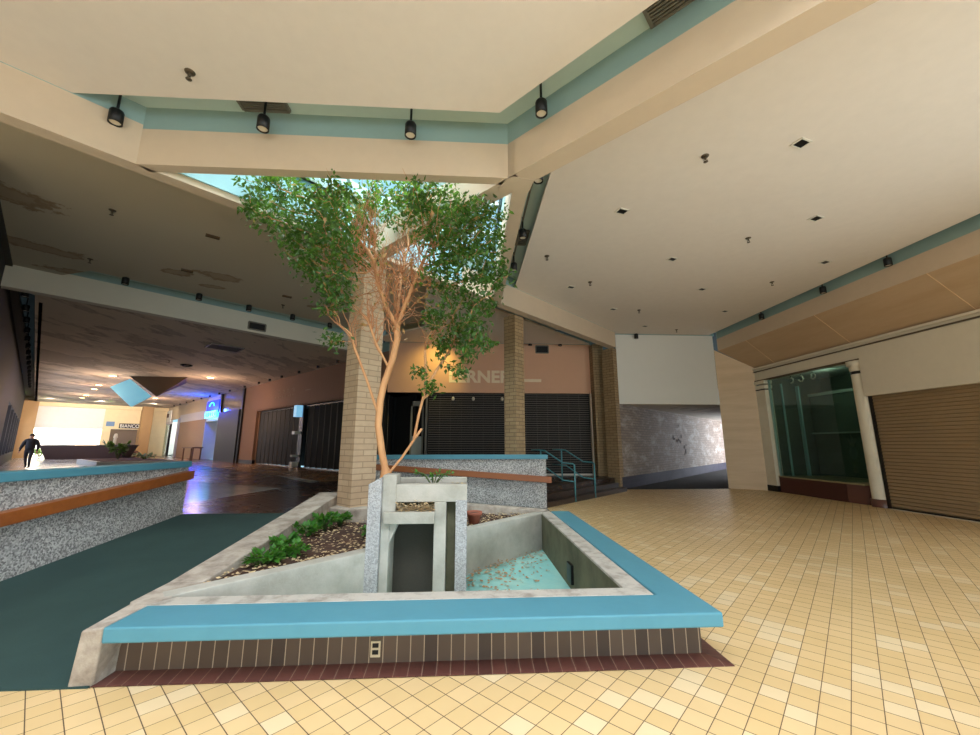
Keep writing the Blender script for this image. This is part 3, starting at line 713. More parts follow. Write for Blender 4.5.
pts = [(random.uniform(-.8, -.38), random.uniform(YF-.06, YF+.16), .83+abs(random.gauss(0, .045))) for _ in range(420)]+[(random.uniform(-.2, .0), YF+.05+.1*random.random(), 1.135) for _ in range(10)]
litter('dry_leaves', pts, 'pile of dry leaves on the fountain spout ledge', LITTER)

# ------------------------------------------------------------------ ground plants
def plant(name, x, y, z, n, spread, h, L, label, mat=LEAFG, group=None, cat='plant', stems=7, W=.55):
    t = thing(name, label, cat, (x, y, z), group); s = MB(); m = MB()
    per = max(3, n//stems)
    for i in range(stems):
        a = 2*math.pi*i/stems+random.uniform(-.4, .4); r = spread*random.uniform(.35, 1)
        e = Vector((x+r*math.cos(a), y+r*math.sin(a), z+h*random.uniform(.5, 1))); b = Vector((x, y, z-.02)); mid = (b+e)/2+Vector((0, 0, h*.35))
        s.tube([b, mid, e], [.008 if L < .2 else .02]*2+[.004], 5)
        for k in range(per):
            f = random.uniform(.3, 1); p = b.lerp(mid, min(1, f*2)) if f < .5 else mid.lerp(e, (f-.5)*2)
            d = Vector((math.cos(a), math.sin(a), .3))+rv()*.9
            leaf(m, p, d, Vector((0, 0, 1))+rv()*.3, L*random.uniform(.7, 1.2), L*W)
    s.build('stems', plain('green_stem', (78, 96, 50), .7), t); m.build('leaves', mat, t); return t
gp = [(-2.08, 4.62, 80, .17, .14, 'low leafy green plant at the front tip of the planter soil'),
      (-1.92, 4.85, 70, .15, .15, 'bushy green plant beside the front tip plant, toward the tower'),
      (-2.12, 5.15, 60, .14, .16, 'green sprawling plant against the left kerb, second from the tip'),
      (-2.08, 5.75, 80, .18, .2, 'dark green plant in the middle of the left kerb'),
      (-2.02, 6.2, 90, .2, .24, 'tall dark leafy clump in front of the column block'),
      (-1.9, 6.5, 70, .18, .2, 'leafy clump touching the corner of the column block'),
      (-1.3, 5.9, 30, .12, .1, 'small sparse seedling on bare soil near the tower')]
for x, y, n, sp, h, lb in gp: plant('ground_plant', x, y, soilz(x, y), int(n*2.4), sp*1.1, h, .075, lb, group='green plants in the planter soil', stems=10, W=.72)
plant('trailing_plant', -.42, 5.35, 1.07, 70, .3, .22, .06, 'small green trailing plant on top of the fountain tower')
t = thing('flower_pot', 'small terracotta flower pot on the soil behind the fountain tower', 'pot', (.13, 6.6, .36))
MB().lathe((.13, 6.6, .36), [(0, 0), (.075, 0), (.105, .15), (.125, .15), (.13, .2), (.115, .2), (.105, .17), (0, .165)], 20).build('body', TERRA, t)
MB().lathe((.13, 6.6, .36), [(.1, .18), (0, .185)], 20).build('soil', SOILM, t)

# ------------------------------------------------------------------ fig tree by space colonisation
CL = [(-3.11, 5.6, 5.35, 0.33), (-2.89, 5.8, 5.59, 0.39), (-2.69, 5.2, 4.79, 0.31), (-2.25, 5.2, 5.19, 0.4), (-2.06, 5.0, 4.61, 0.37), (-1.63, 4.8, 5.01, 0.32), (-1.8, 5.6, 5.15, 0.42), (-2.31, 5.2, 4.35, 0.33), (-1.7, 4.8, 4.15, 0.33), (-1.27, 5.2, 5.23, 0.37), (-0.8, 4.9, 4.96, 0.35), (-0.44, 5.4, 5.32, 0.36), (-0.45, 4.9, 4.6, 0.35), (-0.06, 5.2, 5.04, 0.34), (0.01, 4.8, 4.42, 0.34), (0.31, 5.4, 4.86, 0.3), (-0.25, 5.0, 4.23, 0.35), (0.22, 4.9, 4.12, 0.32), (0.37, 5.2, 3.9, 0.25), (0.02, 4.8, 3.79, 0.31), (-0.38, 5.0, 3.87, 0.29), (-2.05, 5.3, 3.96, 0.28), (-1.66, 5.0, 3.63, 0.26), (-2.32, 5.6, 4.28, 0.26), (-1.78, 5.2, 3.49, 0.19), (-0.11, 5.1, 3.49, 0.27), (0.24, 5.3, 3.5, 0.17), (0.09, 5.0, 3.12, 0.17), (-0.14, 5.2, 3.1, 0.17), (0.03, 5.0, 2.8, 0.15), (-0.37, 5.3, 2.92, 0.16), (0.23, 5.1, 2.88, 0.11), (-0.63, 5.3, 2.54, 0.08), (-0.48, 5.2, 2.32, 0.09), (-1.8, 5.1, 2.95, 0.12), (-1.67, 5.2, 2.92, 0.09), (-2.9, 5.0, 4.65, 0.13), (-1.67, 5.8, 4.61, 0.37), (-1.21, 6.4, 5.79, 0.52), (-0.32, 6.2, 5.13, 0.5), (-2.21, 6.4, 5.37, 0.51), (-0.07, 5.0, 2.5, 0.08), (-0.42, 5.3, 3.3, 0.19)]
BL = [(-1.16, 5.4, 3.58, 0.36), (-0.93, 5.2, 3.8, 0.35), (-0.69, 5.5, 3.63, 0.32), (-1.39, 5.3, 3.25, 0.19), (-0.99, 5.3, 3.26, 0.27), (-0.56, 5.6, 3.98, 0.32), (-1.36, 5.5, 4.22, 0.32), (-1.55, 5.2, 3.08, 0.16), (-0.38, 5.3, 3.13, 0.19), (-0.58, 5.3, 2.99, 0.16), (-0.91, 5.0, 4.07, 0.29), (-0.2, 5.7, 3.87, 0.27), (-1.63, 5.6, 3.64, 0.23)]
def inball(c, r):
    v = rng.normal(size=3); v /= np.linalg.norm(v); return np.array(c)+v*r*rng.random()**.4
att = []; kind = []
for x, y, z, r in CL:
    for _ in range(int(14+150*r*r*2.2)): att.append(inball((x, y, z), r*1.05)); kind.append(1 if r > .14 else .6)
for x, y, z, r in BL:
    for _ in range(int(16+230*r*r*2)): att.append(inball((x, y, z), r)); kind.append(0)
att = np.array(att); kind = np.array(kind)
ok = ~((att[:, 2] > 4.98) & (att[:, 1] < 5.3)); att = att[ok]; kind = kind[ok]
ok = ~((att[:, 0] > .58) | ((att[:, 2] > 5.1) & (att[:, 1]-att[:, 0] > 9.0))); att = att[ok]; kind = kind[ok]
nodes = []; par = []
def chain(pts, start=None, step=.1):
    prev = start
    if start is None:
        nodes.append(np.array(pts[0], float)); par.append(-1); prev = 0
    last = nodes[prev]
    for p in pts[(1 if start is None else 0):]:
        p = np.array(p, float); L = np.linalg.norm(p-last); k = max(1, int(round(L/step))); b = last.copy()
        for i in range(1, k+1):
            nodes.append(b+(p-b)*i/k); par.append(prev); prev = len(nodes)-1
        last = p
    return prev
def near(p): return int(np.argmin([np.linalg.norm(n-np.array(p)) for n in nodes]))
chain([(-1.01, 5.42, 1.05), (-1.03, 5.42, 1.19), (-1.11, 5.42, 1.52), (-1.17, 5.42, 1.85), (-1.16, 5.43, 2.18), (-1.13, 5.45, 2.39), (-1.03, 5.43, 2.71), (-.97, 5.42, 3.02), (-.98, 5.42, 3.2)])
main_tip = len(nodes)-1
chain([(-.85, 5.45, 1.42), (-.7, 5.45, 1.65), (-.64, 5.4, 1.98), (-.57, 5.4, 2.29), (-.43, 5.4, 2.57), (-.24, 5.35, 2.86)], near((-1.01, 5.42, 1.19)))
chain([(-.56, 5.38, 2.55), (-.58, 5.36, 2.85)], near((-.57, 5.4, 2.29)))
chain([(-1.34, 5.36, 2.45), (-1.5, 5.3, 2.84), (-1.57, 5.28, 3.05)], near((-1.18, 5.42, 1.95)))
chain([(-1.13, 5.4, 3.45), (-1.26, 5.38, 3.8), (-1.34, 5.36, 4.15)], main_tip)
chain([(-.88, 5.38, 3.5), (-.75, 5.35, 3.85), (-.62, 5.33, 4.2)], main_tip)
chain([(-1.0, 5.5, 3.6), (-1.0, 5.7, 4.0)], main_tip)
chain([(-1.25, 5.4, 2.95), (-1.38, 5.36, 3.3)], near((-1.05, 5.43, 2.65)))
chain([(-.6, 5.45, 1.8)], near((-.7, 5.45, 1.65))); chain([(-.5, 5.42, 2.28)], near((-.6, 5.4, 2.15)))
nfixed = len(nodes)
STEP, KILL = .09, .15
alive = np.ones(len(att), bool)
P = np.zeros((9000, 3)); n0 = len(nodes); P[:n0] = nodes; cnt = n0; parent = list(par)
blocked = {near((-.6, 5.45, 1.8)), near((-.5, 5.42, 2.28))}
growable = np.array([1.0 if P[i, 2] > 2.25 and i not in blocked else 0. for i in range(9000)]); growable[n0:] = 1
best = np.full(len(att), 1e9); bi = np.zeros(len(att), int)
def upd(a, b):
    for i in range(a, b):
        if not growable[i]: continue
        d = np.linalg.norm(att-P[i], axis=1); q = d < best; best[q] = d[q]; bi[q] = i
upd(0, n0)
for it in range(140):
    act = alive & (best < 2.5)
    if not act.any() or cnt > 8200: break
    new = []
    for i in np.unique(bi[act]):
        v = att[act & (bi == i)]-P[i]; v = v/np.linalg.norm(v, axis=1)[:, None]; d = v.sum(0)
        L = np.linalg.norm(d)
        if L < 1e-3: d = v[0]; L = 1
        d = d/L+rng.normal(size=3)*.18; d /= np.linalg.norm(d); new.append((i, P[i]+d*STEP))
    a = cnt
    for i, p in new: P[cnt] = p; parent.append(int(i)); cnt += 1
    upd(a, cnt); alive &= best > KILL
w = np.zeros(cnt); ch = [[] for _ in range(cnt)]
for i in range(cnt-1, 0, -1):
    if not ch[i]: w[i] = 1
    ch[parent[i]].append(i); w[parent[i]] += w[i]
r = .0042*np.power(np.maximum(w, 1), .42)
r = np.minimum(r, .085)
for i in range(nfixed): r[i] = max(r[i], .018)
def path_from(i):
    pth = [i]
    while ch[pth[-1]]:
        pth.append(max(ch[pth[-1]], key=lambda q: w[q]))
    return pth
mt = MB(); mbr = MB(); mtw = MB()
stack = [0]
while stack:
    s = stack.pop(); pth = path_from(s)
    full = ([parent[s]] if s else [])+pth
    rr = [float(r[q]) for q in full]
    if s: rr[0] = rr[1]
    tgt = mt if s == 0 or rr[0] > .022 else (mbr if rr[0] > .011 else mtw)
    if s == 0: rr[0] = .1; rr[1] = .085
    sides = 10 if tgt is mt else (6 if tgt is mbr else 4)
    if len(full) > 1: tgt.tube([tuple(P[q]) for q in full], rr, sides, cap=True)
    for q in pth:
        k = sorted(ch[q], key=lambda z: -w[z])[1:]; stack += k
t = thing('fig_tree', 'tall half-bare indoor fig tree growing from the fountain tower', 'tree', (-1.0, 5.42, 1.05))
src = [i for i in range(cnt) if (i < nfixed and P[i, 2] > 2.75) or (w[i] > 8 and 3.0 < P[i, 2] < 4.5 and -1.9 < P[i, 0] < -.1)]
def twig(p, d, n, r0, depth):
    pts_ = [p.copy()]; 
    for _ in range(n):
        d = (d+rv()*.28+Vector((0, 0, .08))).normalized(); p = p+d*.085; pts_.append(p.copy())
        if depth and random.random() < .38: twig(p.copy(), (d+rv()*.75).normalized(), random.randint(2, 5), r0*.55, depth-1)
    mtw.tube(pts_, [r0+(.0022-r0)*k/n for k in range(n+1)], 4)
for _ in range(130):
    i = random.choice(src); p = Vector(P[i]); d = Vector((p.x+.95, (p.y-5.4)*.6, 0))*.5+rv()*.45+Vector((0, 0, .75))
    twig(p, d.normalized(), random.randint(4, 8), random.uniform(.006, .012), 2)
mt.build('trunk', BARK, t); mbr.build('branches', BARK, t); mtw.build('twigs', TWIG, t)
ml = MB(); md = MB()
end = P[:cnt]
for i in range(nfixed, cnt):
    dd = np.linalg.norm(att-P[i], axis=1); q = kind[dd < .26]
    gl = q.mean() if len(q) else 0
    if len(ch[i]) > 2 or w[i] > 14: continue
    k = 6 if gl > .5 else (1 if random.random() < .45 else 0)
    dirp = Vector(P[i]-P[parent[i]])
    for _ in range(k):
        p = Vector(P[i])+rv()*.06; L = random.uniform(.055, .095)
        leaf(ml if gl > .5 and random.random() > .03 else md, p, dirp.normalized()*.5+rv()+Vector((0, 0, -.35)), rv()+Vector((0, 0, .8)), L, L*.5)
for j in range(len(att)):
    if kind[j] and best[j] < .3:
        for _ in range(6 if kind[j] == 1 else 3):
            L = random.uniform(.055, .095); leaf(ml, Vector(att[j])+rv()*rng.random()*.13, rv()+Vector((0, 0, -.35)), rv()+Vector((0, 0, .8)), L, L*.5)
ml.build('foliage', LEAF, t); md.build('withered_leaves', LEAFD, t)
print('tree nodes', cnt, 'leaves', len(ml.f)//4)

# ------------------------------------------------------------------ ceiling fittings
SP = thing('track_spotlight', 'x', 'spotlight', (0, 0, 0))
MB().tube([(0, 0, .0), (0, 0, -.32)], .018, 8).build('stem', BLACK, SP)
hs = MB().lathe((0, 0, 0), [(0, -.28), (.075, -.28), (.085, -.3), (.085, -.46), (.07, -.46), (.07, -.43), (0, -.43)], 18).build('lamp_housing', BLACK, SP)
MB().lathe((0, 0, 0), [(0, -.445), (.066, -.445)], 18).build('lens', LENS, SP)
def spots(lst, group, lab):
    for i, (x, y, z, rz, l) in enumerate(lst):
        copy_tree(SP, (x, y, z), rz, lab % l if '%s' in lab else lab)
        COL.objects[-1]
new = []
def put(lst, group, sc=1.):
    for (x, y, z, lb) in lst:
        c = copy_tree(SP, (x, y, z), random.uniform(0, 6), lb); c['group'] = group; c.scale = (sc*.88, sc*.88, sc)
put([(-4.5, 4.67, 6.06, 'black spotlight in the front ceiling slot, leftmost at the corner'),
     (-2.68, 4.67, 6.06, 'black spotlight in the front ceiling slot beside the grey vent'),
     (-.785, 4.67, 6.06, 'black spotlight in the front ceiling slot above the tree top'),
     (.88, 4.22, 6.06, 'black spotlight in the diagonal slot right of the front beam corner')], 'spotlights in the front slot')
put([(1.07, 5.5, 6.06, 'spotlight in the slot right of the skylight, nearest the camera'),
     (1.07, 7.25, 6.06, 'spotlight in the slot right of the skylight, just before the vent'),
     (1.07, 8.75, 6.06, 'spotlight in the slot right of the skylight, just past the vent')], 'spotlights beside the skylight')
put([(-8.75, 10.15, 6.06, 'spotlight along the pale beam, leftmost of five'),
     (-7.6, 11.2, 6.06, 'spotlight along the pale beam, second from the left'),
     (-6.7, 12.1, 6.06, 'spotlight along the pale beam, middle one just left of the wall vent'),
     (-5.75, 12.95, 6.06, 'spotlight along the pale beam, just right of the wall vent'),
     (-4.85, 13.85, 6.06, 'spotlight along the pale beam, rightmost beside the brick column')], 'spotlights along the pale beam')
put([(1.17, 15.5, 5.95, 'spotlight over the pink fascia, just left of the rear brick column'),
     (2.51, 15.5, 5.95, 'spotlight over the pink fascia, just right of the rear brick column'),
     (3.73, 15.5, 5.95, 'spotlight over the pink fascia, nearest the brick pier')], 'spotlights over the pink fascia')
put([(9.58, 8.0, 6.06, 'spotlight at the right wall slot, nearest the camera'),
     (9.58, 9.7, 6.06, 'spotlight at the right wall slot, middle of three'),
     (9.58, 12.0, 6.06, 'spotlight at the right wall slot, farthest near the white wall'),
     (6.5, 14.6, 6.06, 'spotlight at the top left corner of the white wall')], 'spotlights at the right wall slot')
for i, s in enumerate((3.4, 5.3, 7.4, 9.6, 11.3, 13.0, 15.5)):
    x, y = Bp(s, .45)
    put([(x, y, 5.6, ['spotlight over the brown shop fascia, %s from the brick column' % q for q in ('first', 'second', 'third', 'fourth', 'fifth', 'sixth', 'seventh')][i])], 'spotlights over the brown fascia', .9)
for i in range(8):
    x, y = Bp(18.5+i*2.4, .45)
    put([(x, y, 5.6, 'spotlight in the far row over the corridor shopfronts')], 'far corridor spotlights', .9)
for i in range(16):
    x = -11.3-i*.95*1.25; put([(x, -.95-x, 5.75, 'black spotlight in the long row hanging in the dark left slot')], 'spotlights in the dark left slot')
for ch_ in list(SP.children): bpy.data.objects.remove(ch_)
bpy.data.objects.remove(SP)

# conduit track beside the skylight
m = MB().tube([(1.07, 5.1, 5.98), (1.07, 9.9, 5.98)], .02, 8)
m.build('lighting_track', VENTM, label='long grey conduit track in the slot right of the skylight', cat='track')
# ceiling vents in slots
def cvent(x, y, z, lx, ly, rot, label, louv=VENTM):
    t = thing('ceiling_vent', label, 'vent', (x, y, z-.03))
    u = (math.cos(rot), math.sin(rot)); wv = (-u[1], u[0])
    MB().obox((x, y), u, lx, ly, z-.01, z).build('backing', DARK, t)
    m = MB()
    for k in range(7):
        f = -ly+2*ly*(k+.5)/7; m.obox((x+wv[0]*f, y+wv[1]*f), u, lx, ly/12, z-.03, z-.01)
    m.build('louvres', louv, t)
    m = MB()
    for sgn in (-1, 1):
        m.obox((x+wv[0]*ly*sgn, y+wv[1]*ly*sgn), u, lx, .02, z-.035, z); m.obox((x+u[0]*lx*sgn, y+u[1]*lx*sgn), u, .02, ly, z-.035, z)
    m.build('frame', VENTM, t)
cvent(-2.75, 4.72, 6.06, .3, .12, 0, 'grey louvred vent in the front ceiling slot by the second spotlight')
cvent(1.12, 8.03, 6.06, .15, .3, 0, 'grey louvred vent in the slot right of the skylight')
cvent(2.08, 3.15, 6.06, .3, .14, -math.pi/4, 'grey louvred vent in the diagonal slot at the top edge')
cvent(-9.45, 15.75, 5.3, .55, .45, math.pi/4, 'dark square vent in the stained corridor ceiling', DARK)
# recessed lights
RL = [(4.7, 4.72), (2.8, 6.52), (6.56, 6.54), (4.7, 8.35), (8.36, 8.3), (6.44, 10.08), (8.25, 11.84), (4.59, 11.85), (2.79, 10.14), (6.41, 13.61)]
rn = ['nearest the camera and largest', 'closest to the skylight slot', 'in the right part of the second row', 'centre of the ceiling', 'nearest the right wall slot', 'in the third row, right of centre', 'nearest the white wall on the right', 'in the far left row near the beam', 'beside the sprinkler above the rear beam', 'farthest, just before the white wall']
fr = plain('white_trim_ring', (220, 214, 200), .6)
base = None
for (x, y), l in zip(RL, rn):
    if base is None:
        t = thing('recessed_light', 'x', 'ceiling light', (0, 0, 0))
        MB().box(-.075, .075, -.055, .055, -.008, 0).build('aperture', BLACK, t)
        m = MB()
        for a in ((-.09, -.07, -.07, .07), (.07, .09, -.07, .07), (-.09, .09, -.07, -.052), (-.09, .09, .052, .07)): m.box(a[0], a[1], a[2], a[3], -.014, 0)
        m.build('frame', fr, t); base = t
    c = copy_tree(base, (x, y, ZC), .3, 'dark square recessed light in the right ceiling, '+l); c['group'] = 'recessed lights in the right ceiling'; c.scale = (1.2, 1.2, 1)
for k in list(base.children): bpy.data.objects.remove(k)
bpy.data.objects.remove(base)
base = thing('sprinkler_head', 'x', 'sprinkler', (0, 0, 0))
MB().lathe((0, 0, 0), [(0, -.02), (.05, -.012), (.055, 0)], 14).build('plate', CHROME, base)
MB().tube([(0, 0, 0), (0, 0, -.06)], .014, 8).tube([(-.02, 0, -.05), (-.022, 0, -.1)], .005, 5).tube([(.02, 0, -.05), (.022, 0, -.1)], .005, 5).build('body', CHROME, base)
MB().lathe((0, 0, 0), [(0, -.105), (.032, -.1), (.032, -.096), (0, -.096)], 12).build('deflector', CHROME, base)
sl = [((-3.22, 4.07), ZC, 'in the front ceiling left of the tree'), ((3.49, 5.05), ZC, 'in the right ceiling left of the largest recessed light'), ((5.79, 7.33), ZC, 'in the right ceiling, second nearest'),
      ((8.0, 9.5), ZC, 'in the right ceiling nearest the right slot'), ((1.78, 8.37), ZC, 'in the right ceiling beside the skylight slot'), ((3.21, 9.78), ZC, 'in the right ceiling by the far recessed light pair'),
      ((5.45, 11.9), ZC, 'in the right ceiling toward the white wall'), ((7.79, 14.0), ZC, 'in the right ceiling farthest, by the white wall'), ((-6.51, 7.03), ZC, 'in the left ceiling nearest the long beam'),
      ((-8.73, 9.13), ZC, 'in the left ceiling near the pale beam'), ((-5.68, 12.07), ZC, 'in the left ceiling near the brick column'), ((-13.45, 18.5), 5.3, 'in the stained corridor ceiling, nearest')]
for (x, y), z, l in sl:
    c = copy_tree(base, (x, y, z), random.uniform(0, 3), 'small brown sprinkler head '+l); c['group'] = 'sprinkler heads'
for k in list(base.children): bpy.data.objects.remove(k)
bpy.data.objects.remove(base)
# dangling broken fittings in left ceiling
for (x, y, l) in ((-5.25, 7.88, 'near the skylight beam'), (-6.9, 9.62, 'beside the brown water stain'), (-5.22, 11.28, 'near the brick column')):
    m = MB().obox((x, y), (.8, .6), .12, .04, 5.76, 5.8)
    m.build('ceiling_hole', plain('torn_hole', (90, 70, 50), .9), label='small torn opening in the stained left ceiling, '+l, cat='ceiling damage', group='torn ceiling openings')
# ------------------------------------------------------------------ left shop wall (B direction)
def bwall(m, s0, s1, z0, z1, d0=0., d1=.15, mi=0):
    m.prism([Bp(s0, d0), Bp(s0, -d1), Bp(s1, -d1), Bp(s1, d0)], z0, z1, mi); return m
m = MB(); bwall(m, -.1, 16.6, 3.6, 5.3, 0, .15, 0); bwall(m, 14.2, 16.6, UP, 3.6, 0, .15, 0); bwall(m, 14.1, 16.6, UP, .62, .012, .15, 1); bwall(m, -.1, 56, 5.3, 5.7, 0, .15, 2)
struct(m, 'wall_left_shops', [PINKD, BRONZE, TEAL])
m = MB(); bwall(m, -.1, 14.2, UP, 3.6, -1.2, 1.3, 0); bwall(m, -.1, 14.2, 3.6, 3.7, 0, 1.3, 0); bwall(m, 14.05, 14.2, UP, 3.6, -.15, 1.3, 1); struct(m, 'wall_left_shop_rear', [DARK, PINKD])
# letter scars, unreadable
t = thing('sign_scar', 'faint unreadable pale letter scars on the brown fascia', 'sign scar', (*Bp(10, 0), 4))
m = MB()
for row, z, n_, s0 in ((0, 4.42, 4, 8.9), (1, 4.18, 8, 8.9)):
    for i in range(n_):
        s = s0+i*(.62 if row == 0 else .34)+random.uniform(-.05, .05); h = .2 if row == 0 else .1
        bwall(m, s, s+.09, z, z+h, .008, .0); bwall(m, s, s+.28-.12*row, z+h-.03, z+h, .008, .0)
        if i % 2: bwall(m, s+.2-.08*row, s+.26-.08*row, z, z+h, .008, 0)
bwall(m, 6.9, 7.5, 4.33, 4.38, .008, 0)
m.build('marks', SCARD, t, kind='stuff')
def gate(name, s0, s1, label, dd=-.25):
    t = thing(name, label, 'security gate', (*Bp((s0+s1)/2, dd), UP), 'folding gates of the brown-fronted shop')
    n = int((s1-s0)/.3); vs_ = MB()
    for i in range(n+1):
        s = s0+(s1-s0)*i/n; x, y = Bp(s, dd+(.06 if i % 2 else -.06)); vs_.tube([(x, y, UP+.05), (x, y, 3.55)], .014, 5)
    vs_.build('upright_bars', STEEL, t)
    m = MB()
    for i in range(n):
        s = s0+(s1-s0)*i/n; e = s0+(s1-s0)*(i+1)/n; a = Bp(s, dd+(.06 if i % 2 else -.06)); b = Bp(e, dd+(.06 if (i+1) % 2 else -.06))
        m.poly([(*a, UP+.06), (*b, UP+.06), (*b, 3.5), (*a, 3.5)])
    m.build('folding_mesh', plain('dim_gate_mesh', (66, 62, 56), .6, .3), t)
    m = MB(); bwall(m, s0, s1, UP, UP+.05, dd+.04, -dd+.04); m.build('floor_track', plain('pale_track', (170, 166, 158), .4, .4), t)
    m = MB(); bwall(m, s0, s1, 3.52, 3.6, dd+.04, -dd+.04); m.build('head_track', BRONZE, t)
gate('folding_gate', 8.7, 14.0, 'closed folding metal gate beside the brown pillar, left of the pair')
gate('folding_gate', .4, 7.6, 'closed folding metal gate running behind the brick column, right of the pair')
t = thing('poster_stand', 'narrow post with pale blue poster between the two folding gates', 'sign post', (*Bp(8.15, -.2), UP))
m = MB(); bwall(m, 7.95, 8.4, UP, 3.6, -.2, .3); m.build('post', BRONZE, t)
m = MB(); bwall(m, 8.0, 8.35, 3.0, 3.6, -.17, -.15); m.build('poster', plain('backlit_poster', (120, 180, 210), .5, emit=(130, 190, 225), es=.8), t)
m = MB(); bwall(m, 8.02, 8.35, 2.1, 2.25, -.17, -.15); bwall(m, 8.05, 8.3, .95, 1.05, -.17, -.15); bwall(m, 8.0, 8.35, .45, .7, -.17, -.15); m.build('notices', LENS, t)
# next bays, further along
refl = worn('glossy_panel', (150, 132, 112), (120, 104, 88), 1.2, .4, .7, .12, 10, .6, .02)
m = MB(); bwall(m, 16.9, 21.4, 3.9, 5.3, -.0, .1); struct(m, 'wall_glossy_fascia', refl)
t = thing('dark_shopfront', 'dark closed shopfront in black frame beside the brown pillar', 'shopfront', (*Bp(19, 0), UP))
m = MB(); bwall(m, 16.9, 21.4, UP, 3.9, -.3, -.2); m.build('backing', plain('charcoal_panel', (44, 42, 38), .6), t)
m = MB(); bwall(m, 18.2, 18.3, UP, 3.9, -.18, -.15); bwall(m, 19.7, 19.8, UP, 3.9, -.18, -.15); m.build('mullions', DARK, t)
m = MB(); bwall(m, 16.6, 16.9, UP, 5.3, .12, .2); m.build('frame_post', BRONZE, t)
m = MB(); bwall(m, 21.4, 21.7, UP, 5.3, .12, .2); m.build('frame_post', BRONZE, t)
m = MB(); bwall(m, 21.7, 25.6, 3.35, 5.3, -.02, .12, 0); bwall(m, 25.6, 34.5, 4.3, 5.3, 0, .12, 1); bwall(m, 25.6, 34.5, 3.6, 4.3, .0, .12, 0); bwall(m, 34.5, 43.5, 4.0, 5.3, 0, .12, 1)
bwall(m, 25.6, 34.2, UP, 3.6, 0, .12, 2); bwall(m, 34.3, 34.8, UP, 4.0, .1, .12, 0); bwall(m, 34.8, 38, UP, 4, -.6, .7, 3); bwall(m, 43.5, 56, UP, 5.6, 0, .12, 4); bwall(m, 38, 43.5, 3.6, 4.0, 0.02, .12, 0)
bwall(m, 21.7, 25.6, UP, 3.35, -3.2, 3.3, 0); bwall(m, 21.6, 21.75, UP, 3.4, 0, 3.2, 0); bwall(m, 25.5, 25.6, UP, 3.4, 0, 3.2, 0); bwall(m, 21.7, 25.6, 3.35, 3.4, 0, 3.2, 0)
struct(m, 'wall_far_shops', [plain('pale_fascia', (196, 190, 190), .5), plain('streaked_wood_fascia', (176, 156, 128), .35, var=.25, scale=6), plain('tan_hoarding', (158, 124, 94), .6, var=.05), plain('dark_brown_recess', (50, 36, 30), .7), BEAM])
t = thing('neon_sign', 'glowing blue sign over the far shop entrance', 'neon sign', (*Bp(23.6, .15), 3.9))
m = MB(); bwall(m, 21.9, 25.2, 4.0, 4.95, .12, -.02); m.build('back_box', plain('navy_box', (20, 30, 120), .5, emit=(20, 60, 255), es=1.6), t)
m = MB(); bwall(m, 22.1, 25.0, 3.62, 4.1, .22, -.1); m.build('name_band', plain('cyan_neon', (80, 220, 255), .4, emit=(60, 200, 255), es=5), t)
m = MB()
for i in range(5): bwall(m, 22.3+i*.52, 22.4+i*.52, 3.72, 4.0, .24, -.2); bwall(m, 22.3+i*.52, 22.62+i*.52, 3.84, 3.88, .24, -.2)
m.build('letter_strokes', plain('deep_blue', (10, 50, 220), .4, emit=(10, 70, 255), es=1.5), t)
pts = [(*Bp(23.6+.6*math.cos(a), .16), 4.5+.28*math.sin(a)) for a in np.linspace(0, math.pi, 14)]
MB().tube(pts, .05, 8).build('emblem', plain('sky_neon', (60, 150, 255), .4, emit=(50, 140, 255), es=4), t)
t = thing('display_table', 'small brown table standing outside the blue-lit shop', 'table', (*Bp(24.8, .7), UP))
m = MB(); m.prism([Bp(23.4, .4), Bp(23.4, 1.1), Bp(26.6, 1.1), Bp(26.6, .4)], 1.28, 1.36); m.build('top', plain('brown_table', (112, 74, 52), .5), t)
for s, d in ((23.6, .5), (23.6, 1.0), (26.4, .5), (26.4, 1.0)): MB().tube([(*Bp(s, d), UP), (*Bp(s, d), 1.28)], .05, 8).build('leg', plain('brown_table', (112, 74, 52), .5), t)
plant('potted_shrub', *Bp(22.8, -.8), UP+.2, 120, .5, 1.7, .3, 'green shrub inside the blue-lit shop entrance')
t = thing('logo_sign', 'white sign panel with small dark logo above far glass storefront', 'sign', (*Bp(40.5, .1), 4))
m = MB(); bwall(m, 38.3, 43.2, 3.85, 5.0, .06, 0); m.build('panel', plain('sign_white', (226, 222, 212), .5), t)
m = MB(); bwall(m, 39.2, 40.0, 4.3, 4.7, .1, -.06); m.build('logo', plain('logo_brown', (70, 40, 26), .5), t)
t = thing('glass_storefront', 'bright glass storefront with black posts at the far end', 'storefront', (*Bp(40.7, 0), UP))
m = MB()
for s in (38.0, 40.8, 41.5, 43.2): bwall(m, s, s+.28, UP, 3.6, .06, .1)
m.build('posts', BRONZE, t)
m = MB(); bwall(m, 38, 43.4, UP, 3.6, 0, .02); m.build('pane', GLASSW, t)

# ------------------------------------------------------------------ far end wall
def Ep(s, d=0.):  # along end wall from left, d in front
    return (-38.75+s/S2+d/S2, 37.25+s/S2-d/S2)
def ewall(m, s0, s1, z0, z1, d0=0., d1=.3, mi=0):
    m.prism([Ep(s0, d0), Ep(s1, d0), Ep(s1, -d1), Ep(s0, -d1)], z0, z1, mi); return m
m = MB(); ewall(m, 0, 10.3, 4.95, 5.9, .3, .5, 0); ewall(m, .8, 5.3, 3.0, 4.95, 0, .3, 1); ewall(m, 5.3, 8.1, 3.05, 4.95, 0, .3, 0); ewall(m, 5.3, 5.9, UP, 3.05, 0, .3, 0); ewall(m, 7.95, 8.8, UP, 5.6, 1.0, 1.0, 2)
ewall(m, 0, .8, UP, 4.95, 0, .3, 1); ewall(m, 8.8, 10.3, UP, 5, 0, .2, 0); ewall(m, 5.9, 8.0, UP, 3.05, -.5, .6, 3)
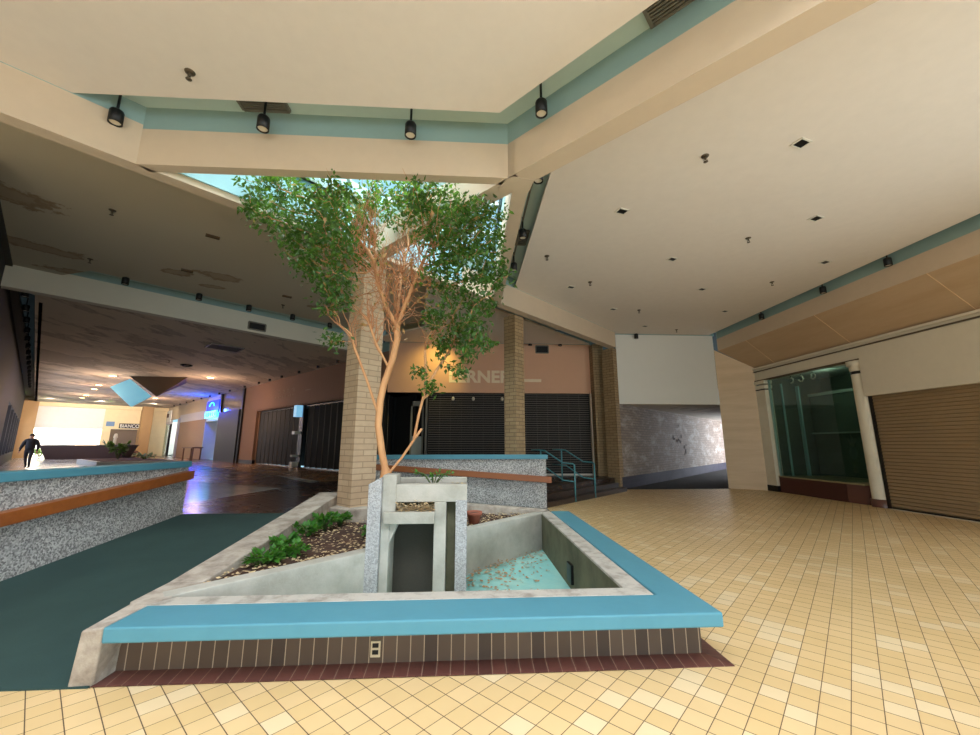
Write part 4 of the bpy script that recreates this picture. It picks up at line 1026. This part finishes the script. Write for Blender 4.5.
struct(m, 'wall_far_end', [plain('warm_cream', (232, 212, 168), .7), plain('pale_soffit', (222, 222, 216), .7), plain('tan_pillar', (176, 138, 92), .7), plain('gate_mesh_brown', (110, 96, 84), .6)])
t = thing('shop_sign', 'black sign with pale BIANCO lettering above the far gate', 'sign', (*Ep(7, 0), 3.1))
m = MB(); ewall(m, 6.45, 8.05, 3.12, 3.6, .06, 0); m.build('board', BLACK, t)
ax = Vector((1/S2, 1/S2, 0)); nz = Vector((0, 0, 1)); nn = Vector((1/S2, -1/S2, 0))
M = Matrix(((ax.x, nz.x, nn.x, 0), (ax.y, nz.y, nn.y, 0), (0, 1, 0, 0), (0, 0, 0, 1)))
textmesh('BIANCO', 'lettering', plain('sign_letter_white', (230, 226, 216), .5), t, 1.45, .34, Matrix.Translation(Vector((*Ep(6.52, .08), 3.19))) @ M, .01)
m = MB(); ewall(m, 5.5, 6.1, 3.3, 3.75, .05, 0); m.build('sign_board', plain('blue_grey_sign', (110, 140, 176), .5), label='small square blue-grey sign left of the black far sign', cat='sign')
# outdoor daylight view beyond the opening
m = MB(); m.prism([Ep(-8, -.3), Ep(20, -.3), Ep(20, -25), Ep(-8, -25)], UP-.2, UP-.02); struct(m, 'ground_outside', plain('sunlit_paving', (206, 202, 190), .8))
for i, (s, d, h, sp, lb) in enumerate(((1.6, -1.2, .8, .8, 'bright shrub outside the far opening, behind the walking person'), (2.8, -1.5, 1.0, .8, 'bright shrub outside the far opening, in the middle'), (3.8, -1.3, .8, .7, 'bright shrub outside the far opening, beside the brown kiosk'))):
    plant('outdoor_shrub', *Ep(s, d), UP, 240, sp, h, .26, lb, leafmat('sun_leaf%d' % i, (90, 140, 60), (150, 190, 90)), 'shrubs outside the far opening', stems=12)
m = MB(); ewall(m, -10, 14, UP-.1, 4.5, -14, 14.3); m.build('white_backdrop', plain('backdrop_white', (236, 232, 226), .8), label='added bright white building seen outside beyond the far opening', cat='backdrop')  # backdrop added so the far opening looks filled with bright white
t = thing('far_kiosk', 'small tan hut outside the far opening', 'kiosk', (*Ep(4.3, -7), UP))
m = MB(); ewall(m, 4.0, 5.6, UP, 2.6, -7, 8); m.build('body', plain('hut_tan', (170, 150, 124), .7), t)
m = MB(); ewall(m, 3.9, 5.7, 2.6, 2.75, -6.9, 8.2); m.build('roof', plain('hut_roof', (120, 110, 100), .7), t)
# dark planter-kiosk in corridor
t = thing('seating_island', 'long dark brown tapered seating island in the far corridor', 'seating', (-29, 34, UP))
c0 = Vector((-31.0, 35.6)); ax2 = Vector((.88, .30)).normalized(); 
m = MB()
def isl(c, u, l0, l1, w0, w1, z0, z1):
    wv = Vector((-u.y, u.x)); q = []
    for l, w_, z in ((l0, w0, z0), (l1, w1, z1)):
        for a, b in ((-1, -1), (1, -1), (1, 1), (-1, 1)):
            p = c+u*a*l+wv*b*w_; q.append((p.x, p.y, z))
    return q
m.faces(isl(c0, ax2, 2.35, 2.75, .8, 1.0, UP, 1.45), [(3, 2, 1, 0), (4, 5, 6, 7), (0, 1, 5, 4), (1, 2, 6, 5), (2, 3, 7, 6), (3, 0, 4, 7)])
m.build('body', plain('dark_brown_laminate', (56, 34, 30), .5), t)
m = MB(); m.faces(isl(c0, ax2, 2.8, 2.8, 1.05, 1.05, 1.45, 1.53), [(3, 2, 1, 0), (4, 5, 6, 7), (0, 1, 5, 4), (1, 2, 6, 5), (2, 3, 7, 6), (3, 0, 4, 7)]); m.build('top_rim', plain('dark_rim', (44, 28, 26), .35), t)
# low planter behind the left guard wall
t = thing('low_planter', 'low grey ledged planter on the upper floor behind the left guard wall', 'planter', (-20, 25.4, UP))
cc = Vector((-20.6, 25.9)); u = Vector((-.75, .66)).normalized()
m = MB().obox(cc, u, 3.2, 1.6, UP, UP+.28); m.build('kerb', plain('pale_ledge', (176, 184, 186), .4), t)
m = MB().obox(cc, u, 3.0, 1.4, UP+.28, UP+.3); m.build('soil', SOILM, t)
plant('leafy_plant', -21.0, 26.0, UP+.28, 200, .75, 1.0, .3, 'dark leafy plant in the low planter, the larger left one', LEAF, 'plants in the low planter', stems=12)
plant('leafy_plant', -19.4, 25.9, UP+.28, 90, .7, .35, .22, 'pale low plants in the low planter, at its right end', leafmat('grey_leaf', (70, 110, 84), (150, 170, 150)), 'plants in the low planter', stems=12)
t = thing('corridor_bench', 'small brown bench with pale end post in front of far gate', 'bench', (*Ep(7, 4), UP))
m = MB(); m.obox(Ep(6.9, 3.5), (1/S2, 1/S2), .8, .3, .8, .95); m.build('seat', plain('brown_table', (112, 74, 52), .5), t)
m = MB(); m.obox(Ep(6.3, 3.5), (1/S2, 1/S2), .06, .25, UP, .8); m.obox(Ep(7.5, 3.5), (1/S2, 1/S2), .06, .25, UP, .8); m.build('supports', plain('brown_table', (112, 74, 52), .5), t)
t = thing('pale_bollard', 'pale post standing in front of the far gate beside the bench', 'post', (*Ep(5.95, 4), UP))
MB().lathe((*Ep(5.95, 4), UP), [(.14, 0), (.12, .2), (.11, 1.7), (.16, 1.8), (.1, 2.1), (0, 2.15)], 12).build('shaft', LENS, t)

# suspended wedge and pale blue panel
t = thing('hanging_bulkhead', 'dark wedge-shaped ceiling bulkhead hanging in the corridor', 'bulkhead', (-17.3, 23.6, 4.1))
A_, B_, C_, D_ = (-18.75, 23.05, 5.3), (-15.75, 23.2, 5.3), (-17.25, 23.2, 4.2), (-17.4, 25.6, 5.3)
m = MB(); m.faces([A_, B_, C_, D_], [(0, 2, 1), (0, 3, 2), (1, 2, 3), (0, 1, 3)]); m.build('body', plain('bulkhead_brown', (112, 88, 66), .8), t)
t = thing('skylight_panel', 'pale blue glowing diamond panel hanging beside the dark bulkhead', 'light panel', (-18.6, 23.0, 3.7))
q = [(-19.55, 22.9, 4.67), (-18.6, 22.9, 5.12), (-17.35, 22.9, 4.17), (-18.3, 22.9, 3.6)]
m = MB(); m.faces([(x, y, z) for x, y, z in q]+[(x, y+.1, z) for x, y, z in q], [(3, 2, 1, 0), (4, 5, 6, 7), (0, 1, 5, 4), (1, 2, 6, 5), (2, 3, 7, 6), (3, 0, 4, 7)])
m.build('diffuser', plain('blue_diffuser', (140, 205, 225), .5, emit=(120, 190, 215), es=.55), t)
# corridor downlights
for i, (x, y) in enumerate(((-25.5, 34.2), (-19.5, 22.9), (-23.4, 26.6), (-25.4, 28.6), (-29.2, 32.3), (-31.2, 34.2), (-14.5, 23.2))):
    t = thing('downlight', 'glowing round downlight in the corridor ceiling, '+['far right one', 'nearest of the left line', 'second of the left line', 'third of the left line', 'fourth of the left line', 'last of the left line', 'alone before the blue sign'][i], 'ceiling light', (x, y, 5.28), 'corridor downlights')
    MB().lathe((x, y, 5.28), [(0, 0), (.16, 0)], 16).build('lens', plain('warm_lamp', (255, 220, 170), .5, emit=(255, 205, 140), es=18), t)
    MB().lathe((x, y, 5.275), [(.16, 0), (.21, 0), (.21, .03), (.16, .03)], 16).build('trim_ring', fr, t)
m = MB(); m.tube([(-13.3+.22*math.cos(a), 19.4+.22*math.sin(a), 5.26) for a in np.linspace(0, 2*math.pi, 25)], .03, 6, cap=False)
m.build('ceiling_ring', BLACK, label='black open ring of a missing light in the corridor ceiling', cat='light fitting')

# left corridor wall and its dark slot
def Lp(s, d=0.): # along left corridor wall, s from near end; d metres into the corridor
    return (-7.0-s/S2+d/S2, 5.55+s/S2+d/S2)
def lwall(m, s0, s1, z0, z1, d0=0., d1=.2, mi=0):
    m.prism([Lp(s0, d0), Lp(s0, -d1), Lp(s1, -d1), Lp(s1, d0)], z0, z1, mi); return m
m = MB(); lwall(m, 0, 45.0, 3.6, 6.0, 0, .2, 0); lwall(m, 0, 20, UP-.2, 3.6, 0, .2, 0); lwall(m, 20, 45, UP, 1.0, 0, .2, 0)
for s in range(20, 46, 4): lwall(m, s, s+.6, 1.0, 3.6, .0, .15, 0)
lwall(m, 44.4, 45.4, UP, 5.4, .9, .2, 1)
struct(m, 'wall_left', [plain('dark_brown_wall', (26, 23, 23), .7), plain('tan_pillar', (176, 138, 92), .7)])
m = MB(); lwall(m, 20, 45, 1.0, 3.6, -.16, .17); m.build('window_3', glassy('corridor_glass', (240, 240, 244), 0., .3), kind='structure')
struct(MB().box(-7.2, -7, -7, 5.6, 0, 6.0), 'wall_left_near', CREAM)
m = MB(); m.prism([(-6.55, 5.1), (-7, 5.55), (-39, 37.55), (-38.4, 38.1)], 5.75, 5.9); struct(m, 'ceiling_left_slot', plain('dark_slot', (70, 66, 58), .8))
m = MB(); m.prism([(-11.4, 10.8), (-11.35, 10.85), (-38.4, 38.0), (-38.5, 37.9)], 5.3, 5.8); struct(m, 'trim_11', plain('dark_slot', (70, 66, 58), .8))
# shell behind the camera: glazed entrance wall
m = MB().box(-7.2, 10.9, -7.2, -7.0, 3.6, ZD, 0).box(-7.2, -5.5, -7.2, -7, 0, 3.6, 0).box(9.2, 10.9, -7.2, -7, 0, 3.6, 0)
for x in (-2.2, 1.5, 5.2): m.box(x-.1, x+.1, -7.2, -7, 0, 3.6, 1)
struct(m, 'wall_back', [CREAM, BRONZE])
struct(MB().box(-5.5, 9.2, -7.12, -7.1, 0, 3.6), 'window_4', GLASSW)

# ------------------------------------------------------------------ the walking person
def skin(name, J, E, R, mats, parent, zmat=None, sub=2):
    me = bpy.data.meshes.new(name); o = bpy.data.objects.new(name, me); COL.objects.link(o)
    O = Vector(parent['_o'])
    me.from_pydata([Vector(j) for j in J], E, [])
    sk = o.modifiers.new('Skin', 'SKIN')
    if not me.skin_vertices: 
        bm = bmesh.new(); bm.from_mesh(me); bm.verts.layers.skin.verify(); bm.to_mesh(me); bm.free()
    d = me.skin_vertices[0].data
    for i, r_ in enumerate(R): d[i].radius = (r_, r_) if not isinstance(r_, tuple) else r_; d[i].use_root = (i == 0)
    ss = o.modifiers.new('Sub', 'SUBSURF'); ss.levels = sub; ss.render_levels = sub
    bpy.context.view_layer.update()
    m2 = bpy.data.meshes.new_from_object(o.evaluated_get(bpy.context.evaluated_depsgraph_get()))
    bpy.data.objects.remove(o); m2.name = name
    for m_ in mats: m2.materials.append(m_)
    for p in m2.polygons:
        p.use_smooth = True
        if zmat: p.material_index = zmat(p.center)
    o = bpy.data.objects.new(name, m2); COL.objects.link(o); o.parent = parent; o['_o'] = parent['_o']
    return o
PX, PY = -21.9, 21.8
t = thing('person', 'person in dark jacket and trousers walking along the bright corridor', 'person', (PX, PY, UP))
J = [(0, 0, .9), (0, 0, 1.05), (0, .01, 1.25), (0, 0, 1.40), (0, -.02, 1.48), (0, -.04, 1.56), (0, -.05, 1.64),
     (.1, 0, .86), (.12, -.14, .48), (.13, -.1, .09), (.13, -.26, .04), (-.1, 0, .86), (-.12, .1, .48), (-.13, .3, .12), (-.13, .2, .04),
     (.19, 0, 1.37), (.27, .06, 1.1), (.29, -.05, .88), (.3, -.09, .8), (-.19, 0, 1.37), (-.27, -.04, 1.1), (-.28, -.16, .9), (-.29, -.2, .82)]
R = [.14, .13, .15, .12, .06, .085, .075, .1, .065, .045, .035, .1, .065, .045, .035, .07, .05, .035, .03, .07, .05, .035, .03]
Ed = [(0, 1), (1, 2), (2, 3), (3, 4), (4, 5), (5, 6), (0, 7), (7, 8), (8, 9), (9, 10), (0, 11), (11, 12), (12, 13), (13, 14), (3, 15), (15, 16), (16, 17), (17, 18), (3, 19), (19, 20), (20, 21), (21, 22)]
for h in (18, 22):
    bx_, by_, bz_ = J[h]
    for k in range(5):
        off = (k-2)*.017; L = (.06, .075, .08, .075, .06)[k] if k < 4 else .055
        J.append((bx_, by_+off*1.2, bz_-L*.6)); R.append(.009); Ed.append((h, len(J)-1)); J.append((bx_+.008, by_+off*1.3-.01, bz_-L)); R.append(.008); Ed.append((len(J)-2, len(J)-1))
skinm = plain('skin', (176, 130, 104), .6); jk = plain('dark_jacket', (26, 24, 30), .8); tr_ = plain('dark_trousers', (34, 32, 40), .8); sh = plain('shoe', (20, 18, 18), .6)
def zm(c):
    if c.z > 1.47 or (c.z < .86 and abs(c.x) > .24): return 0
    if c.z > .88: return 1
    return 2 if c.z > .07 else 3
body = skin('body', J, Ed, R, [skinm, jk, tr_, sh], t, zm)
jb = skin('jacket', [(0, 0, .86), (0, .01, 1.1), (0, .01, 1.3), (0, 0, 1.42), (.2, 0, 1.36), (.28, .06, 1.1), (.3, -.03, .92), (-.2, 0, 1.36), (-.28, -.04, 1.1), (-.29, -.14, .94)],
          [(0, 1), (1, 2), (2, 3), (3, 4), (4, 5), (5, 6), (3, 7), (7, 8), (8, 9)], [.2, .19, .19, .1, .095, .075, .055, .095, .075, .055], [jk], t)
hb = MB(); hb.lathe((0, -.035, 1.53), [(0, .19), (.06, .175), (.1, .12), (.098, .05), (.08, 0), (0, 0)], 16); 
ho = hb.build('hair', plain('dark_hair', (28, 22, 20), .8), t, origin=(0, 0, 0)); ho.location = (0, .025, 0); ho.scale = (.85, .95, 1)
fc = MB()
for x in (-.03, .03): fc.lathe((x, -.13, 1.60), [(0, .01), (.01, 0), (0, -.01)], 8)
fo = fc.build('eyes', BLACK, t, origin=(0, 0, 0)); fo.location = (0, 0, 0)
fc = MB(); fc.faces([(-.012, -.125, 1.565), (.012, -.125, 1.565), (0, -.125, 1.605), (0, -.155, 1.572)], [(0, 1, 3), (1, 2, 3), (2, 0, 3), (0, 2, 1)])
fo = fc.build('nose', skinm, t, origin=(0, 0, 0)); fo.location = (0, 0, 0)
t.rotation_euler = (0, 0, math.radians(25))

# ------------------------------------------------------------------ light
w = bpy.data.worlds.new('world'); S.world = w; w.use_nodes = True
bg = w.node_tree.nodes['Background']; bg.inputs[0].default_value = (*lin((164, 212, 232)), 1); bg.inputs[1].default_value = 1.2
def spot(name, loc, tgt, p, col, ang):
    l = bpy.data.lights.new(name, 'SPOT'); l.energy = p; l.color = lin(col); l.spot_size = math.radians(ang); l.spot_blend = .8; l.shadow_soft_size = .05
    o = bpy.data.objects.new(name, l); COL.objects.link(o); o.location = loc
    o.rotation_euler = (Vector(tgt)-Vector(loc)).to_track_quat('-Z', 'Y').to_euler(); return o
def pt0(name, loc, p, col, r=.15):
    l = bpy.data.lights.new(name, 'POINT'); l.energy = p; l.color = lin(col); l.shadow_soft_size = r
    o = bpy.data.objects.new(name, l); COL.objects.link(o); o.location = loc; return o
def area(name, loc, rot, sx, sy, power, col):
    l = bpy.data.lights.new(name, 'AREA'); l.shape = 'RECTANGLE'; l.size = sx; l.size_y = sy; l.energy = power; l.color = lin(col)
    o = bpy.data.objects.new(name, l); COL.objects.link(o); o.location = loc; o.rotation_euler = rot; return o
area('daylight_skylight', (-1.2, 5.9, 9.2), (0, 0, 0), 4.5, 3.0, 1300, (245, 248, 245))
area('added_overhead_daylight', (-.4, -1.1, 7.2), (0, 0, 0), 7.2, 5.0, 1350, (242, 245, 252))  # overhead fill through the added skylight, out of view
area('added_right_daylight', (10.9, -1.0, 2.2), (math.pi/2, 0, math.pi/2), 10, 3.6, 1250, (242, 245, 252))  # side fill for the far right area, through the added glazing
area('daylight_entrance', (1.9, -7.6, 2.1), (math.pi/2, 0, 0), 14, 3.6, 850, (242, 245, 252))
for dx_, dy_ in ((-25.5, 34.2), (-19.5, 22.9), (-23.4, 26.6), (-29.2, 32.3), (-14.5, 23.2)): pt0('downlight_glow', (dx_, dy_, 4.0), 130, (255, 214, 180))
for s_, d_ in ((1.5, 5), (4.5, 5), (8, 6)):
    e = Ep(s_, d_); f = Ep(s_, 0); spot('end_wall_fill', (*e, 5.25), (*f, 3.2), 520, (255, 240, 220), 130)  # fill added to brighten the end wall, no fittings modelled here
e = Ep(3.2, -1.5); area('daylight_far_opening', (*e, 2.2), (math.pi/2, 0, math.radians(45)), 5, 3, 9000, (255, 246, 230))
area('daylight_tunnel', (19.5, 23.0, 1.6), (math.pi/2, 0, math.radians(60)), 6, 3, 680, (240, 242, 252))
e = Ep(3, -9); area('backdrop_light', (*e, 9), (math.radians(-25), 0, math.radians(45)), 14, 8, 16000, (255, 250, 242))  # lamp added to brighten the white backdrop
def pt(name, loc, p, col, r=.15):
    l = bpy.data.lights.new(name, 'POINT'); l.energy = p; l.color = lin(col); l.shadow_soft_size = r
    o = bpy.data.objects.new(name, l); COL.objects.link(o); o.location = loc; return o
pt('display_case_fill', (11.6, 12.3, 3.75), 9, (225, 245, 225), .1)  # fill added to lift the black display interior
x_, y_ = -7.0-32/S2-1.2/S2, 5.55+32/S2-1.2/S2
area('daylight_left_windows', (x_, y_, 2.3), (math.pi/2, 0, math.radians(-45)), 24, 2.6, 900, (235, 240, 255))
pt('neon_glow', (*Bp(23.6, .7), 4.2), 260, (30, 70, 255))
spot('wall_spot', (-.9, 14.6, 5.45), (-1.3, 15.8, 4.5), 110, (255, 228, 120), 95)

for o in list(bpy.data.objects):
    if '_o' in o: del o['_o']
S.view_settings.view_transform = 'Standard'; S.view_settings.look = 'None'
S.view_settings.exposure = .1; S.view_settings.gamma = 1.; S.view_settings.use_curve_mapping = False
S.cycles.use_denoising = True
S.cycles.max_bounces = 10; S.cycles.diffuse_bounces = 6; S.cycles.sample_clamp_indirect = 8
